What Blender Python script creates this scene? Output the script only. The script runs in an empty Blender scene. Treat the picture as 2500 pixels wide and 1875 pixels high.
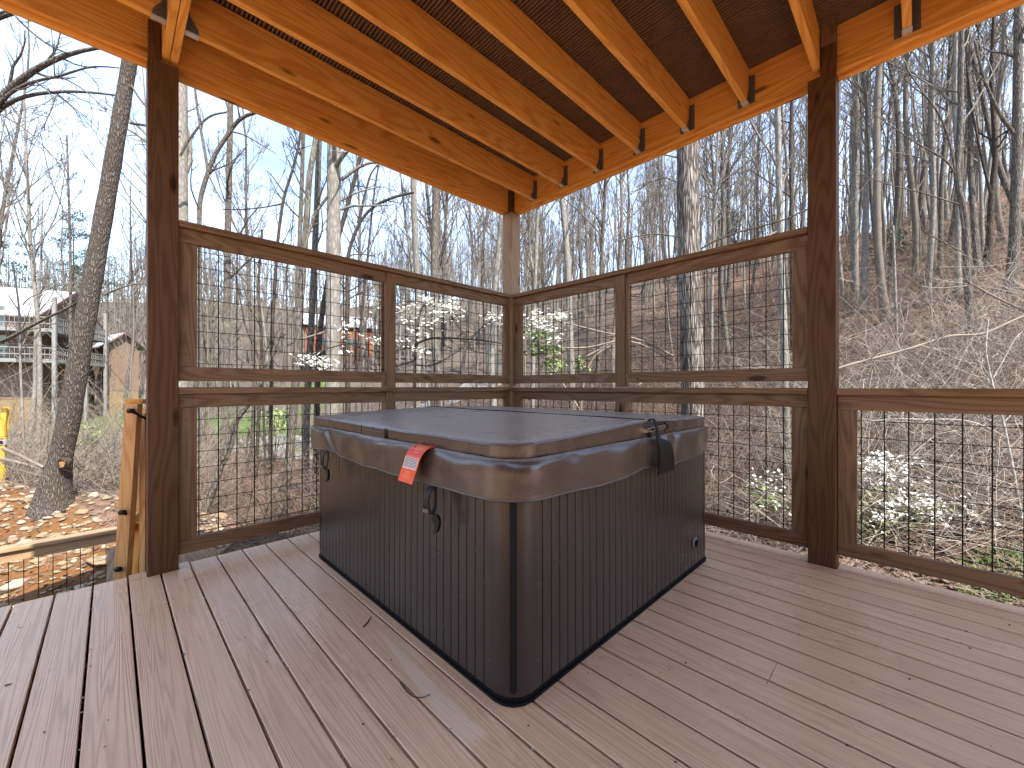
import bpy, math, random
import numpy as np

# ------------------------------------------------------------------ camera, world, sun, exposure
scene = bpy.context.scene
FPX, HOR, CAMZ = 988.0, 944.5, 1.10        # focal length and horizon row in pixels of the 2500 px wide photograph
YAW = math.radians(45.23)
cam_data = bpy.data.cameras.new("camera")
cam_data.sensor_width = 36.0
cam_data.lens = FPX / 2500 * 36
cam_data.shift_y = 7 / 2500
cam_data.clip_start = 0.02
cam_data.clip_end = 3000
cam = bpy.data.objects.new("camera", cam_data)
scene.collection.objects.link(cam)
cam.location = (0, 0, CAMZ)
cam.rotation_euler = (math.radians(90), 0, YAW)
scene.camera = cam

SUN_EL, SUN_AZ = math.radians(50), math.atan2(-0.08, 1.0)     # azimuth as angle from +X, counter-clockwise
world = bpy.data.worlds.new("World")
scene.world = world
world.use_nodes = True
nt = world.node_tree
nt.nodes.clear()
wo = nt.nodes.new("ShaderNodeOutputWorld")
bg = nt.nodes.new("ShaderNodeBackground")
sky = nt.nodes.new("ShaderNodeTexSky")
sky.sky_type = 'NISHITA'
sky.sun_disc = False
sky.sun_elevation = SUN_EL
sky.sun_rotation = math.pi / 2 - SUN_AZ
sky.air_density = 1.0
sky.dust_density = 0.3
sky.ozone_density = 1.2
bg.inputs[1].default_value = 0.074
# thin high cloud: a soft white veil over the blue
tc = nt.nodes.new("ShaderNodeTexCoord")
mp = nt.nodes.new("ShaderNodeMapping")
mp.inputs['Scale'].default_value = (1.2, 1.2, 4.0)
nz = nt.nodes.new("ShaderNodeTexNoise")
nz.inputs['Scale'].default_value = 1.8
nz.inputs['Detail'].default_value = 5
rp = nt.nodes.new("ShaderNodeMapRange")
rp.inputs[1].default_value, rp.inputs[2].default_value = 0.35, 0.8
rp.inputs[3].default_value, rp.inputs[4].default_value = 0.03, 0.22
mx = nt.nodes.new("ShaderNodeMix")
mx.data_type = 'RGBA'
mx.inputs['B'].default_value = (10.6, 10.5, 10.8, 1)
nt.links.new(tc.outputs['Generated'], mp.inputs['Vector'])
nt.links.new(mp.outputs[0], nz.inputs['Vector'])
nt.links.new(nz.outputs[0], rp.inputs[0])
nt.links.new(rp.outputs[0], mx.inputs['Factor'])
nt.links.new(sky.outputs[0], mx.inputs['A'])
nt.links.new(mx.outputs['Result'], bg.inputs[0])
nt.links.new(bg.outputs[0], wo.inputs[0])

sun_data = bpy.data.lights.new("sun", 'SUN')
sun_data.energy = 2.0
sun_data.angle = math.radians(0.5)
sun_data.color = (1.0, 0.94, 0.85)
sun = bpy.data.objects.new("sun", sun_data)
scene.collection.objects.link(sun)
sun.location = (20, -2, 30)
sun.rotation_euler = (0, math.radians(90) - SUN_EL, SUN_AZ)

vs = scene.view_settings
vs.view_transform = 'Standard'
vs.look = 'None'
vs.exposure = 2.7
vs.gamma = 1.0
vs.use_curve_mapping = False
cy = scene.cycles
cy.use_denoising = True
cy.max_bounces = 10
cy.diffuse_bounces = 6
cy.glossy_bounces = 3
cy.transparent_max_bounces = 8
cy.caustics_reflective = False
cy.caustics_refractive = False

COL = scene.collection
rng = np.random.default_rng(7)
random.seed(7)
V2 = np.array([-math.sin(YAW), math.cos(YAW)])
R2 = np.array([math.cos(YAW), math.sin(YAW)])


def P(px, py, t):
    """world point seen at photo pixel (px,py) at depth t"""
    l = (px - 1250) * t / FPX
    xy = V2 * t + R2 * l
    return np.array([xy[0], xy[1], CAMZ + (HOR - py) * t / FPX])


# ------------------------------------------------------------------ materials
class NT:
    def __init__(self, name):
        self.m = bpy.data.materials.new(name)
        self.m.use_nodes = True
        self.t = self.m.node_tree
        self.b = self.t.nodes['Principled BSDF']
        self.out = self.t.nodes['Material Output']

    def n(self, typ, **kw):
        o = self.t.nodes.new('ShaderNode' + typ)
        for k, v in kw.items():
            setattr(o, k, v)
        return o

    def l(self, a, b):
        self.t.links.new(a, b)

    def put(self, sock, v):
        if isinstance(v, (int, float)):
            sock.default_value = v
        elif isinstance(v, tuple):
            sock.default_value = v if len(v) != 3 or sock.type == 'VECTOR' else (*v, 1)
        else:
            self.l(v, sock)

    def math(self, op, a, b=0.0, c=None, clamp=False):
        o = self.n('Math', operation=op, use_clamp=clamp)
        self.put(o.inputs[0], a)
        self.put(o.inputs[1], b)
        if c is not None:
            self.put(o.inputs[2], c)
        return o.outputs[0]

    def rng(self, v, a, b, c=0.0, d=1.0):
        o = self.n('MapRange')
        for i, x in enumerate((v, a, b, c, d)):
            self.put(o.inputs[i], x)
        return o.outputs[0]

    def mix(self, f, a, b, mode='MIX'):
        o = self.n('Mix', data_type='RGBA', blend_type=mode)
        self.put(o.inputs['Factor'], f)
        self.put(o.inputs['A'], a)
        self.put(o.inputs['B'], b)
        return o.outputs['Result']

    def noise(self, vec, scale, detail=4, rough=0.55, dist=0.0, col=False):
        o = self.n('TexNoise')
        if vec is not None:
            self.l(vec, o.inputs['Vector'])
        o.inputs['Scale'].default_value = scale
        o.inputs['Detail'].default_value = detail
        o.inputs['Roughness'].default_value = rough
        o.inputs['Distortion'].default_value = dist
        return o.outputs[1 if col else 0]

    def vor(self, vec, scale, feature='F1', out=0, rand=1.0):
        o = self.n('TexVoronoi', feature=feature)
        self.l(vec, o.inputs['Vector'])
        o.inputs['Scale'].default_value = scale
        o.inputs['Randomness'].default_value = rand
        return o.outputs[out]

    def coords(self, kind='Object', scale=(1, 1, 1), random_offset=False):
        v = self.n('TexCoord').outputs[kind]
        if random_offset:
            oi = self.n('ObjectInfo').outputs['Random']
            c = self.n('CombineXYZ')
            self.l(self.math('MULTIPLY', oi, 37.0), c.inputs[0])
            self.l(self.math('MULTIPLY', oi, 71.0), c.inputs[1])
            self.l(self.math('MULTIPLY', oi, 53.0), c.inputs[2])
            a = self.n('VectorMath', operation='ADD')
            self.l(v, a.inputs[0])
            self.l(c.outputs[0], a.inputs[1])
            v = a.outputs[0]
        mpn = self.n('Mapping')
        mpn.inputs['Scale'].default_value = scale
        self.l(v, mpn.inputs['Vector'])
        return mpn.outputs[0]

    def bump(self, h, strength=0.3, dist=0.01):
        o = self.n('Bump')
        o.inputs['Strength'].default_value = strength
        o.inputs['Distance'].default_value = dist
        self.l(h, o.inputs['Height'])
        self.l(o.outputs[0], self.b.inputs['Normal'])

    def base(self, c, rough=0.6, metal=0.0, spec=0.5):
        self.put(self.b.inputs['Base Color'], c)
        self.put(self.b.inputs['Roughness'], rough)
        self.b.inputs['Metallic'].default_value = metal
        self.b.inputs['Specular IOR Level'].default_value = spec
        return self.m


def axis_scale(axis, along, across):
    s = [across] * 3
    s['xyz'.index(axis)] = along
    return tuple(s)


def wood(name, axis, light, dark, rough=0.6, knots=True, drip=False, spec=0.3):
    k = NT(name)
    v = k.coords('Object', axis_scale(axis, 0.45, 5.0), True)
    r = k.noise(v, 1.3, 2, 0.4, 0.4)
    ring = k.math('SINE', k.math('MULTIPLY', r, 95.0))
    ring = k.rng(ring, -1, 1, 0, 1)
    ring = k.math('POWER', ring, 1.6)
    v2 = k.coords('Object', axis_scale(axis, 2.0, 130.0), True)
    fine = k.noise(v2, 1.0, 3, 0.6)
    v3 = k.coords('Object', (1.4, 1.4, 1.4), True)
    big = k.noise(v3, 1.0, 3, 0.5)
    f = k.math('ADD', k.math('MULTIPLY', ring, 0.42), k.math('MULTIPLY', fine, 0.45))
    f = k.math('ADD', f, k.math('MULTIPLY', big, 0.35), clamp=True)
    c = k.mix(k.rng(f, 0.2, 1.0), light, dark)
    if knots:
        v4 = k.coords('Object', axis_scale(axis, 1.7, 5.5), True)
        d = k.vor(v4, 1.0)
        c = k.mix(k.rng(d, 0.07, 0.13, 0.85, 0.0), c, tuple(x * 0.22 for x in dark))
    if drip:
        # pale water marks running down from every gap between the boards above
        sx = k.n('SeparateXYZ')
        k.l(k.n('TexCoord').outputs['Object'], sx.inputs[0])
        yy = k.math('MULTIPLY', k.math('ADD', sx.outputs[1], 0.069), 1 / 0.14)
        fr = k.math('ABSOLUTE', k.math('SUBTRACT', k.math('FRACT', yy), 0.5))
        line = k.rng(fr, 0.40, 0.5, 0.0, 1.0)
        line = k.math('POWER', line, 2.2)
        wn = k.n('TexWhiteNoise', noise_dimensions='1D')
        k.l(k.math('ADD', k.math('ROUND', yy), k.math('MULTIPLY', k.n('ObjectInfo').outputs['Random'], 91.0)), wn.inputs['W'])
        amt = k.rng(wn.outputs[0], 0.2, 0.9, 0.0, 1.0)
        zf = k.rng(sx.outputs[2], 3.09, 3.29, 0.05, 1.0)
        fac = k.math('MULTIPLY', k.math('MULTIPLY', line, amt), zf)
        c = k.mix(fac, c, tuple(min(1, x * 1.1 + 0.22) for x in light))
    k.bump(f, 0.25, 0.002)
    return k.base(c, k.rng(f, 0, 1, rough - 0.1, rough + 0.1), spec=spec)


PINE_L, PINE_D = (0.88, 0.46, 0.11), (0.60, 0.225, 0.036)
TREAT_L, TREAT_D = (0.27, 0.165, 0.092), (0.135, 0.072, 0.036)
M = {}
for ax in 'xyz':
    M['pine_' + ax] = wood('pine_' + ax, ax, PINE_L, PINE_D, 0.55)
    M['treat_' + ax] = wood('treated_' + ax, ax, TREAT_L, TREAT_D, 0.62, spec=0.15)
M['joist'] = wood('joist_pine', 'y', PINE_L, PINE_D, 0.55, drip=True)
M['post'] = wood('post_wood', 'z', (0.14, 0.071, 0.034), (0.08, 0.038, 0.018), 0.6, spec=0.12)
M['post_sunlit'] = wood('post_wood_sunlit', 'z', (0.38, 0.265, 0.165), (0.26, 0.165, 0.095), 0.6, spec=0.15)  # sunlight on the corner post, put into a lighter copy of the wood
M['gate'] = wood('gate_wood', 'z', (0.62, 0.34, 0.13), (0.38, 0.17, 0.05), 0.55)


def plain(name, c, rough=0.5, metal=0.0, spec=0.5, bump=0.0, bs=40, var=0.15):
    k = NT(name)
    v = k.coords('Object')
    n = k.noise(v, bs, 4)
    col = k.mix(n, tuple(x * (1 - var) for x in c), tuple(min(1, x * (1 + var)) for x in c))
    if bump:
        k.bump(n, bump, 0.004)
    return k.base(col, rough, metal, spec)


M['wire'] = plain('black_wire', (0.004, 0.004, 0.004), 0.5, 0.0, spec=0.25)
M['galv'] = plain('galvanised', (0.62, 0.63, 0.62), 0.45, 0.6, var=0.25)
M['galv_dark'] = plain('galvanised_weathered', (0.16, 0.155, 0.15), 0.6, 0.5, var=0.3)
M['black'] = plain('black_plastic', (0.004, 0.004, 0.004), 0.45, spec=0.3)
M['chrome'] = plain('chrome', (0.75, 0.76, 0.78), 0.12, 1.0)
M['screw'] = plain('screw', (0.05, 0.035, 0.025), 0.5, 0.4)
M['strap'] = plain('brown_webbing', (0.014, 0.010, 0.008), 0.5, spec=0.3)

# composite deck board: streaky brown-grey grain, board to board variation
k = NT('deck_board')
sx = k.n('SeparateXYZ')
geo = k.n('NewGeometry')
k.l(geo.outputs['Position'], sx.inputs[0])
bi = k.math('FLOOR', k.math('MULTIPLY', k.math('SUBTRACT', sx.outputs[1], 0.071), 1 / 0.14))
wn = k.n('TexWhiteNoise', noise_dimensions='1D')
k.l(bi, wn.inputs['W'])
cb = k.n('CombineXYZ')
k.l(k.math('MULTIPLY', wn.outputs[0], 40), cb.inputs[0])
k.l(k.math('MULTIPLY', wn.outputs[0], 17), cb.inputs[2])
va = k.n('VectorMath', operation='ADD')
k.l(geo.outputs['Position'], va.inputs[0])
k.l(cb.outputs[0], va.inputs[1])
mpn = k.n('Mapping')
mpn.inputs['Scale'].default_value = (0.28, 11, 1)
k.l(va.outputs[0], mpn.inputs[0])
r = k.noise(mpn.outputs[0], 1.1, 2, 0.4, 0.5)
ring = k.math('POWER', k.rng(k.math('SINE', k.math('MULTIPLY', r, 150)), -1, 1), 2.0)
mp2 = k.n('Mapping')
mp2.inputs['Scale'].default_value = (3, 150, 1)
k.l(va.outputs[0], mp2.inputs[0])
fine = k.noise(mp2.outputs[0], 1, 3, 0.6)
big = k.noise(geo.outputs['Position'], 1.3, 4, 0.55)
blot = k.noise(geo.outputs['Position'], 6, 5, 0.6)
f = k.math('ADD', k.math('MULTIPLY', ring, 0.4), k.math('MULTIPLY', fine, 0.6), clamp=True)
c1 = k.mix(wn.outputs[0], (0.84, 0.53, 0.325), (0.77, 0.47, 0.28))
c2 = k.mix(wn.outputs[0], (0.36, 0.195, 0.105), (0.30, 0.155, 0.085))
c = k.mix(k.rng(f, 0.15, 1.0, 0, 0.7), c1, c2)
c = k.mix(k.rng(big, 0.4, 0.68, 0, 0.22), c, (0.80, 0.56, 0.38))
# dusty water stain left by the tub cover run-off
c = k.mix(k.rng(blot, 0.62, 0.72, 0, 0.18), c, (0.80, 0.60, 0.44))
# long pale scuff beside the tub corner
def deck_xy(px, py):
    t_ = FPX * CAMZ / (py - HOR); l_ = (px - 1250) * t_ / FPX
    return V2 * t_ + R2 * l_
sa, sb, sc2 = deck_xy(901, 1514), deck_xy(1200, 1800), deck_xy(1085, 1785)
def dotn(v, off):
    a_ = k.math('MULTIPLY', sx.outputs[0], float(v[0]))
    a_ = k.math('MULTIPLY_ADD', sx.outputs[1], float(v[1]), a_)
    return k.math('ADD', a_, float(off))
su = sb - sa; L2 = float(su @ su)
uu = dotn(su / L2, -(sa @ su) / L2)
pn = np.array([-su[1], su[0]]); pn = pn / np.linalg.norm(pn)
vv_ = dotn(pn, -(sa @ pn))
wmax = float((sc2 - sa) @ pn)
rel = k.math('DIVIDE', vv_, k.math('MULTIPLY', k.math('MAXIMUM', uu, 0.02), wmax))
ins = k.math('MULTIPLY', k.rng(rel, -0.03, 0.12), k.rng(rel, 0.95, 1.05, 1.0, 0.0))
ins = k.math('MULTIPLY', ins, k.math('MULTIPLY', k.rng(uu, 0.0, 0.25), k.rng(uu, 0.96, 1.0, 1.0, 0.0)))
c = k.mix(k.math('MULTIPLY', ins, k.rng(fine, 0.3, 0.7, 0.25, 0.6)), c, (0.82, 0.66, 0.50))
k.bump(k.math('MULTIPLY', f, -1.0), 0.45, 0.0018)
M['deck'] = k.base(c, k.rng(big, 0.3, 0.7, 0.22, 0.36), spec=0.55)

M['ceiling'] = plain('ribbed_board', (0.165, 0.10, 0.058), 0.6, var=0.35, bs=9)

# hot tub
k = NT('tub_panel')
v = k.coords('Object', (14, 14, 1.2))
n = k.noise(v, 1.0, 3)
n2 = k.noise(k.coords('Object', (1, 1, 1)), 3.0, 4)
c = k.mix(n, (0.025, 0.0175, 0.014), (0.041, 0.029, 0.024))
c = k.mix(k.rng(n2, 0.55, 0.8, 0, 0.35), c, (0.075, 0.056, 0.046))
sp = k.vor(k.coords('Object'), 9.0)
c = k.mix(k.rng(sp, 0.016, 0.03, 0.6, 0.0), c, (0.35, 0.33, 0.3))
k.bump(k.noise(k.coords('Object', (60, 60, 6)), 1, 3), 0.08, 0.002)
M['tub'] = k.base(c, k.rng(n2, 0.3, 0.7, 0.26, 0.38), spec=0.55)
M['tub_base'] = plain('tub_base', (0.005, 0.005, 0.006), 0.6, spec=0.2)
k = NT('vinyl')
v = k.coords('Object')
n = k.noise(v, 160, 3)
n2 = k.noise(v, 5, 4)
c = k.mix(n2, (0.050, 0.033, 0.025), (0.072, 0.049, 0.038))
# sky sheen painted into the colour: paler wherever the vinyl faces up
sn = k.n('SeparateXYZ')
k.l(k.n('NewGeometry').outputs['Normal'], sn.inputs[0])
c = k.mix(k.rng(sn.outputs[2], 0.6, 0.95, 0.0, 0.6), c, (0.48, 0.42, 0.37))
hb = k.math('ADD', k.math('MULTIPLY', n, 0.25), k.math('MULTIPLY', k.noise(v, 7, 3, 0.5, 0.8), 1.5))
k.bump(hb, 0.35, 0.006)
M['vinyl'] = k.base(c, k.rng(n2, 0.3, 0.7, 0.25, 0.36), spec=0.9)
M['vinyl_dark'] = plain('vinyl_dark', (0.004, 0.003, 0.0025), 0.55, spec=0.25)
M['tag'] = plain('orange_tag', (0.85, 0.11, 0.03), 0.4, var=0.04)
M['tag_red'] = plain('red_tag', (0.62, 0.03, 0.025), 0.4, var=0.04)
M['tag_white'] = plain('tag_white', (0.72, 0.66, 0.62), 0.5, var=0.05)
M['tag_ink'] = plain('tag_ink', (0.05, 0.05, 0.12), 0.5)
M['tag_pale'] = plain('tag_pale', (0.85, 0.42, 0.22), 0.5)


def bark(name, light, dark, ridge=(26, 26, 4.2), patch=0.0, lichen=0.0, contrast=1.0, bump=0.6):
    k = NT(name)
    v = k.coords('Object', ridge, True)
    w = k.n('VectorMath', operation='ADD')
    k.l(v, w.inputs[0])
    k.l(k.noise(v, 0.8, 3, col=True), w.inputs[1])
    d = k.vor(w.outputs[0], 1.0, 'DISTANCE_TO_EDGE')
    crack = k.rng(d, 0.03, 0.30 / contrast)
    n = k.noise(k.coords('Object', (9, 9, 3), True), 1.0, 5, 0.65)
    c = k.mix(crack, dark, light)
    c = k.mix(k.rng(n, 0.35, 0.75, 0.0, 0.55), c, tuple(x * 0.55 for x in light))
    big = k.noise(k.coords('Object', (1.3, 1.3, 0.7), True), 1.0, 4, 0.6)
    if patch:
        c = k.mix(k.rng(big, 0.5, 0.62, 0.0, patch), c, tuple(x * 1.1 for x in dark))
    if lichen:
        c = k.mix(k.rng(big, 0.42, 0.3, 0.0, lichen), c, (0.30, 0.33, 0.22))
    k.bump(crack, bump, 0.02)
    return k.base(c, 0.85, spec=0.15)


M['bark_grey'] = bark('bark_grey', (0.183, 0.161, 0.137), (0.063, 0.049, 0.038), lichen=0.35)
M['bark_pale'] = bark('bark_pale', (0.268, 0.248, 0.220), (0.157, 0.138, 0.114), (14, 14, 4), lichen=0.3, bump=0.3)
M['bark_oak'] = bark('bark_oak', (0.156, 0.136, 0.116), (0.060, 0.044, 0.033), (48, 48, 9), patch=0.45, bump=0.8)
M['bark_ridged'] = bark('bark_ridged', (0.354, 0.313, 0.272), (0.038, 0.025, 0.017), (42, 42, 3.2), patch=0.7, contrast=1.3, bump=1.0)
M['bark_white'] = bark('bark_white', (0.50, 0.47, 0.41), (0.30, 0.27, 0.22), (14, 14, 4), bump=0.3)
M['twig_white'] = plain('twig_white', (0.360, 0.315, 0.261), 0.8, spec=0.15, var=0.2, bs=5)
M['bark_far'] = plain('bark_far', (0.147, 0.125, 0.103), 0.9, spec=0.1, var=0.3, bs=6)
M['bark_dark'] = bark('bark_dark', (0.099, 0.078, 0.060), (0.036, 0.027, 0.021))
M['twig_pale'] = plain('twig_pale', (0.207, 0.169, 0.134), 0.8, spec=0.15, var=0.3, bs=5)
M['twig_brown'] = plain('twig_brown', (0.139, 0.098, 0.074), 0.85, spec=0.1, var=0.35, bs=5)
M['cutwood'] = plain('cut_wood', (0.30, 0.14, 0.05), 0.7, var=0.5, bs=30)
M['blossom'] = plain('blossom', (0.731, 0.731, 0.663), 0.6, spec=0.2, var=0.06)
M['leaf'] = plain('spring_leaf', (0.136, 0.190, 0.044), 0.55, var=0.4, bs=12)
M['leaf_dark'] = plain('evergreen_leaf', (0.045, 0.065, 0.03), 0.55, var=0.4, bs=12)
M['leaf_pale'] = plain('pale_leaf', (0.210, 0.252, 0.091), 0.6, var=0.3, bs=8)
M['grassblade'] = plain('grass_blade', (0.101, 0.178, 0.035), 0.6, var=0.4, bs=8)
M['deadleaf'] = plain('dead_leaf', (0.154, 0.103, 0.072), 0.75, var=0.5, bs=6)

# ground: leaf litter, orange clay, grass
k = NT('ground')
pos = k.n('NewGeometry').outputs['Position']
at_d = k.n('Attribute', attribute_name='dirt').outputs['Fac']
at_g = k.n('Attribute', attribute_name='grass').outputs['Fac']
at_b = k.n('Attribute', attribute_name='bare').outputs['Fac']
lf = k.vor(pos, 9.0, 'F1', 1)
lfs = k.n('SeparateColor')
k.l(lf, lfs.inputs[0])
n1 = k.noise(pos, 1.3, 6, 0.65)
n2 = k.noise(pos, 14, 4, 0.7)
n3 = k.noise(pos, 0.25, 4, 0.6)
lit = k.mix(lfs.outputs[0], (0.080, 0.048, 0.032), (0.182, 0.109, 0.076))
lit = k.mix(k.rng(n2, 0.45, 0.75, 0, 0.6), lit, (0.252, 0.165, 0.116))
lit = k.mix(k.rng(n1, 0.5, 0.75, 0, 0.75), lit, (0.070, 0.040, 0.027))
lit = k.mix(k.rng(n3, 0.55, 0.72, 0, 0.25), lit, (0.189, 0.097, 0.062))
lit = k.mix(k.math('MULTIPLY', at_b, 0.8), lit, k.mix(n1, (0.066, 0.056, 0.047), (0.117, 0.103, 0.086)))
clay = k.mix(n2, (0.126, 0.053, 0.018), (0.180, 0.093, 0.039))
clay = k.mix(k.rng(n1, 0.4, 0.7, 0, 0.7), clay, (0.102, 0.042, 0.014))
gr = k.mix(n2, (0.048, 0.092, 0.017), (0.106, 0.165, 0.034))
c = k.mix(k.rng(k.math('ADD', at_d, k.math('MULTIPLY', k.math('SUBTRACT', n1, 0.5), 0.9)), 0.4, 0.6), lit, clay)
c = k.mix(k.rng(k.math('ADD', at_g, k.math('MULTIPLY', k.math('SUBTRACT', n1, 0.5), 0.9)), 0.4, 0.6), c, gr)
k.bump(k.math('ADD', n2, lfs.outputs[1]), 0.8, 0.03)
M['ground'] = k.base(c, 0.9, spec=0.15)
M['road'] = plain('road', (0.210, 0.203, 0.189), 0.85, var=0.15, bs=3)
M['stone'] = plain('stone', (0.230, 0.161, 0.092), 0.75, var=0.45, bs=3.0, bump=0.3)
M['roof_metal'] = plain('metal_roof', (0.403, 0.409, 0.426), 0.5, 0.1, var=0.08)
M['siding'] = plain('brown_siding', (0.154, 0.098, 0.066), 0.7, var=0.2, bs=4)
M['siding_dark'] = plain('dark_siding', (0.11, 0.05, 0.035), 0.7, var=0.2, bs=4)
M['siding_tan'] = plain('tan_siding', (0.196, 0.133, 0.059), 0.7, var=0.2, bs=2)
M['siding_red'] = plain('red_siding', (0.224, 0.061, 0.024), 0.65, var=0.2, bs=2)
M['trim'] = plain('pale_trim', (0.195, 0.191, 0.179), 0.7, var=0.1)
M['glass_dark'] = plain('window_glass', (0.06, 0.08, 0.09), 0.08, spec=0.8)
M['yellow'] = plain('yellow_fibreglass', (0.624, 0.336, 0.036), 0.45, var=0.08)
M['red'] = plain('red_plastic', (0.55, 0.03, 0.02), 0.4)
M['alu'] = plain('aluminium', (0.68, 0.69, 0.70), 0.35, 0.7)


# ------------------------------------------------------------------ mesh helpers
def tag(o, label=None, cat=None, group=None, kind=None):
    if label: o['label'] = label
    if cat: o['category'] = cat
    if group: o['group'] = group
    if kind: o['kind'] = kind
    return o


def empty(name, loc, label, cat, group=None, kind=None):
    o = bpy.data.objects.new(name, None)
    COL.objects.link(o)
    o.location = tuple(float(x) for x in loc)
    o.empty_display_size = 0.1
    return tag(o, label, cat, group, kind)


def mesh_np(verts, quads=None, tris=None, smooth=False, name='m'):
    me = bpy.data.meshes.new(name)
    verts = np.asarray(verts, np.float32)
    nq = 0 if quads is None else len(quads)
    ntr = 0 if tris is None else len(tris)
    me.vertices.add(len(verts))
    me.vertices.foreach_set('co', verts.ravel())
    loops = []
    if nq: loops.append(np.asarray(quads, np.int32).ravel())
    if ntr: loops.append(np.asarray(tris, np.int32).ravel())
    lp = np.concatenate(loops)
    me.loops.add(len(lp))
    me.loops.foreach_set('vertex_index', lp)
    me.polygons.add(nq + ntr)
    starts = np.concatenate([np.arange(nq) * 4, nq * 4 + np.arange(ntr) * 3]).astype(np.int32)
    me.polygons.foreach_set('loop_start', starts)
    me.polygons.foreach_set('loop_total', np.concatenate([np.full(nq, 4), np.full(ntr, 3)]).astype(np.int32))
    me.polygons.foreach_set('use_smooth', np.full(nq + ntr, smooth))
    me.update(calc_edges=True)
    me.validate()
    return me


def link(name, me, mat, parent=None, loc=None):
    o = bpy.data.objects.new(name, me)
    COL.objects.link(o)
    if mat is not None and len(me.materials) == 0:
        me.materials.append(mat)
    if parent is not None:
        o.parent = parent
    if loc is not None:
        o.location = tuple(float(x) for x in loc)
    return o


def root_offset(p):
    off = np.zeros(3)
    while p is not None:
        off += np.array(p.location)
        p = p.parent
    return off


class MB:
    def __init__(self):
        self.v, self.f, self.mi = [], [], []

    def add(self, verts, faces, mi=0):
        n = len(self.v)
        self.v += [tuple(float(c) for c in p) for p in verts]
        self.f += [tuple(i + n for i in q) for q in faces]
        self.mi += [mi] * len(faces)
        return self

    def box(self, x0, x1, y0, y1, z0, z1, mi=0):
        x0, x1 = sorted((x0, x1)); y0, y1 = sorted((y0, y1)); z0, z1 = sorted((z0, z1))
        vs_ = [(x0, y0, z0), (x1, y0, z0), (x1, y1, z0), (x0, y1, z0), (x0, y0, z1), (x1, y0, z1), (x1, y1, z1), (x0, y1, z1)]
        return self.add(vs_, [(0, 3, 2, 1), (4, 5, 6, 7), (0, 1, 5, 4), (1, 2, 6, 5), (2, 3, 7, 6), (3, 0, 4, 7)], mi)

    def obox(self, c, ax, ay, az, mi=0):
        """oriented box: centre and three half-axis vectors"""
        c, ax, ay, az = map(np.asarray, (c, ax, ay, az))
        vs_ = [c + sx_ * ax + sy_ * ay + sz_ * az for sz_ in (-1, 1) for sx_, sy_ in ((-1, -1), (1, -1), (1, 1), (-1, 1))]
        return self.add(vs_, [(0, 3, 2, 1), (4, 5, 6, 7), (0, 1, 5, 4), (1, 2, 6, 5), (2, 3, 7, 6), (3, 0, 4, 7)], mi)

    def tube(self, pts, rad, sides=8, cap=True, mi=0):
        pts = np.asarray(pts, float)
        if np.isscalar(rad): rad = [rad] * len(pts)
        v, q = tubes(pts[None], np.asarray(rad, float)[None], sides)
        fs = [tuple(x) for x in q]
        if cap:
            fs.append(tuple(range(sides))[::-1])
            n = len(v)
            fs.append(tuple(range(n - sides, n)))
        return self.add(v, fs, mi)

    def build(self, name, mat, parent=None, bevel=0.0, smooth=False, origin=None):
        off = root_offset(parent)
        org = off if origin is None else np.asarray(origin, float)
        me = bpy.data.meshes.new(name)
        me.from_pydata([(a - org[0], b - org[1], c - org[2]) for a, b, c in self.v], [], self.f)
        mats = mat if isinstance(mat, (list, tuple)) else [mat]
        for m_ in mats: me.materials.append(m_)
        me.polygons.foreach_set('material_index', self.mi)
        if smooth: me.polygons.foreach_set('use_smooth', [True] * len(self.f))
        me.update()
        o = bpy.data.objects.new(name, me)
        COL.objects.link(o)
        if parent is not None: o.parent = parent
        o.location = tuple(org - off)
        if bevel:
            b = o.modifiers.new('bevel', 'BEVEL')
            b.width = bevel
            b.segments = 2
            b.limit_method = 'ANGLE'
        return o


def tubes(Pn, Rn, sides):
    """Pn (n,M,3), Rn (n,M) -> verts, quads for n open tubes"""
    n, Mp, _ = Pn.shape
    T = np.gradient(Pn, axis=1)
    T /= np.linalg.norm(T, axis=2, keepdims=True) + 1e-9
    ref = np.tile(np.array([0.0, 0.0, 1.0]), (n, 1))
    mt = np.abs(T).mean(axis=1)
    ref[mt[:, 2] > 0.75] = [1.0, 0.15, 0.0]
    ref = np.repeat(ref[:, None, :], Mp, axis=1)
    A = np.cross(T, ref)
    A /= np.linalg.norm(A, axis=2, keepdims=True) + 1e-9
    B = np.cross(T, A)
    ang = np.arange(sides) * 2 * math.pi / sides
    ring = (A[:, :, None, :] * np.cos(ang)[None, None, :, None] + B[:, :, None, :] * np.sin(ang)[None, None, :, None]) * Rn[:, :, None, None]
    verts = (Pn[:, :, None, :] + ring).reshape(-1, 3)
    base = (np.arange(n) * Mp * sides)[:, None, None] + (np.arange(Mp - 1) * sides)[None, :, None]
    i = np.arange(sides)[None, None, :]
    j = (i + 1) % sides
    q = np.stack([base + i, base + j, base + sides + j, base + sides + i], axis=-1).reshape(-1, 4)
    return verts, q


class Bag:
    """accumulates numpy tubes into one mesh"""
    def __init__(self): self.v, self.q, self.n = [], [], 0

    def add(self, Pn, Rn, sides):
        if len(Pn) == 0: return
        v, q = tubes(Pn, Rn, sides)
        self.v.append(v); self.q.append(q + self.n); self.n += len(v)

    def mesh(self, name, smooth=True, off=None):
        v = np.concatenate(self.v)
        if off is not None: v = v - np.asarray(off)
        return mesh_np(v, np.concatenate(self.q), smooth=smooth, name=name)


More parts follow.
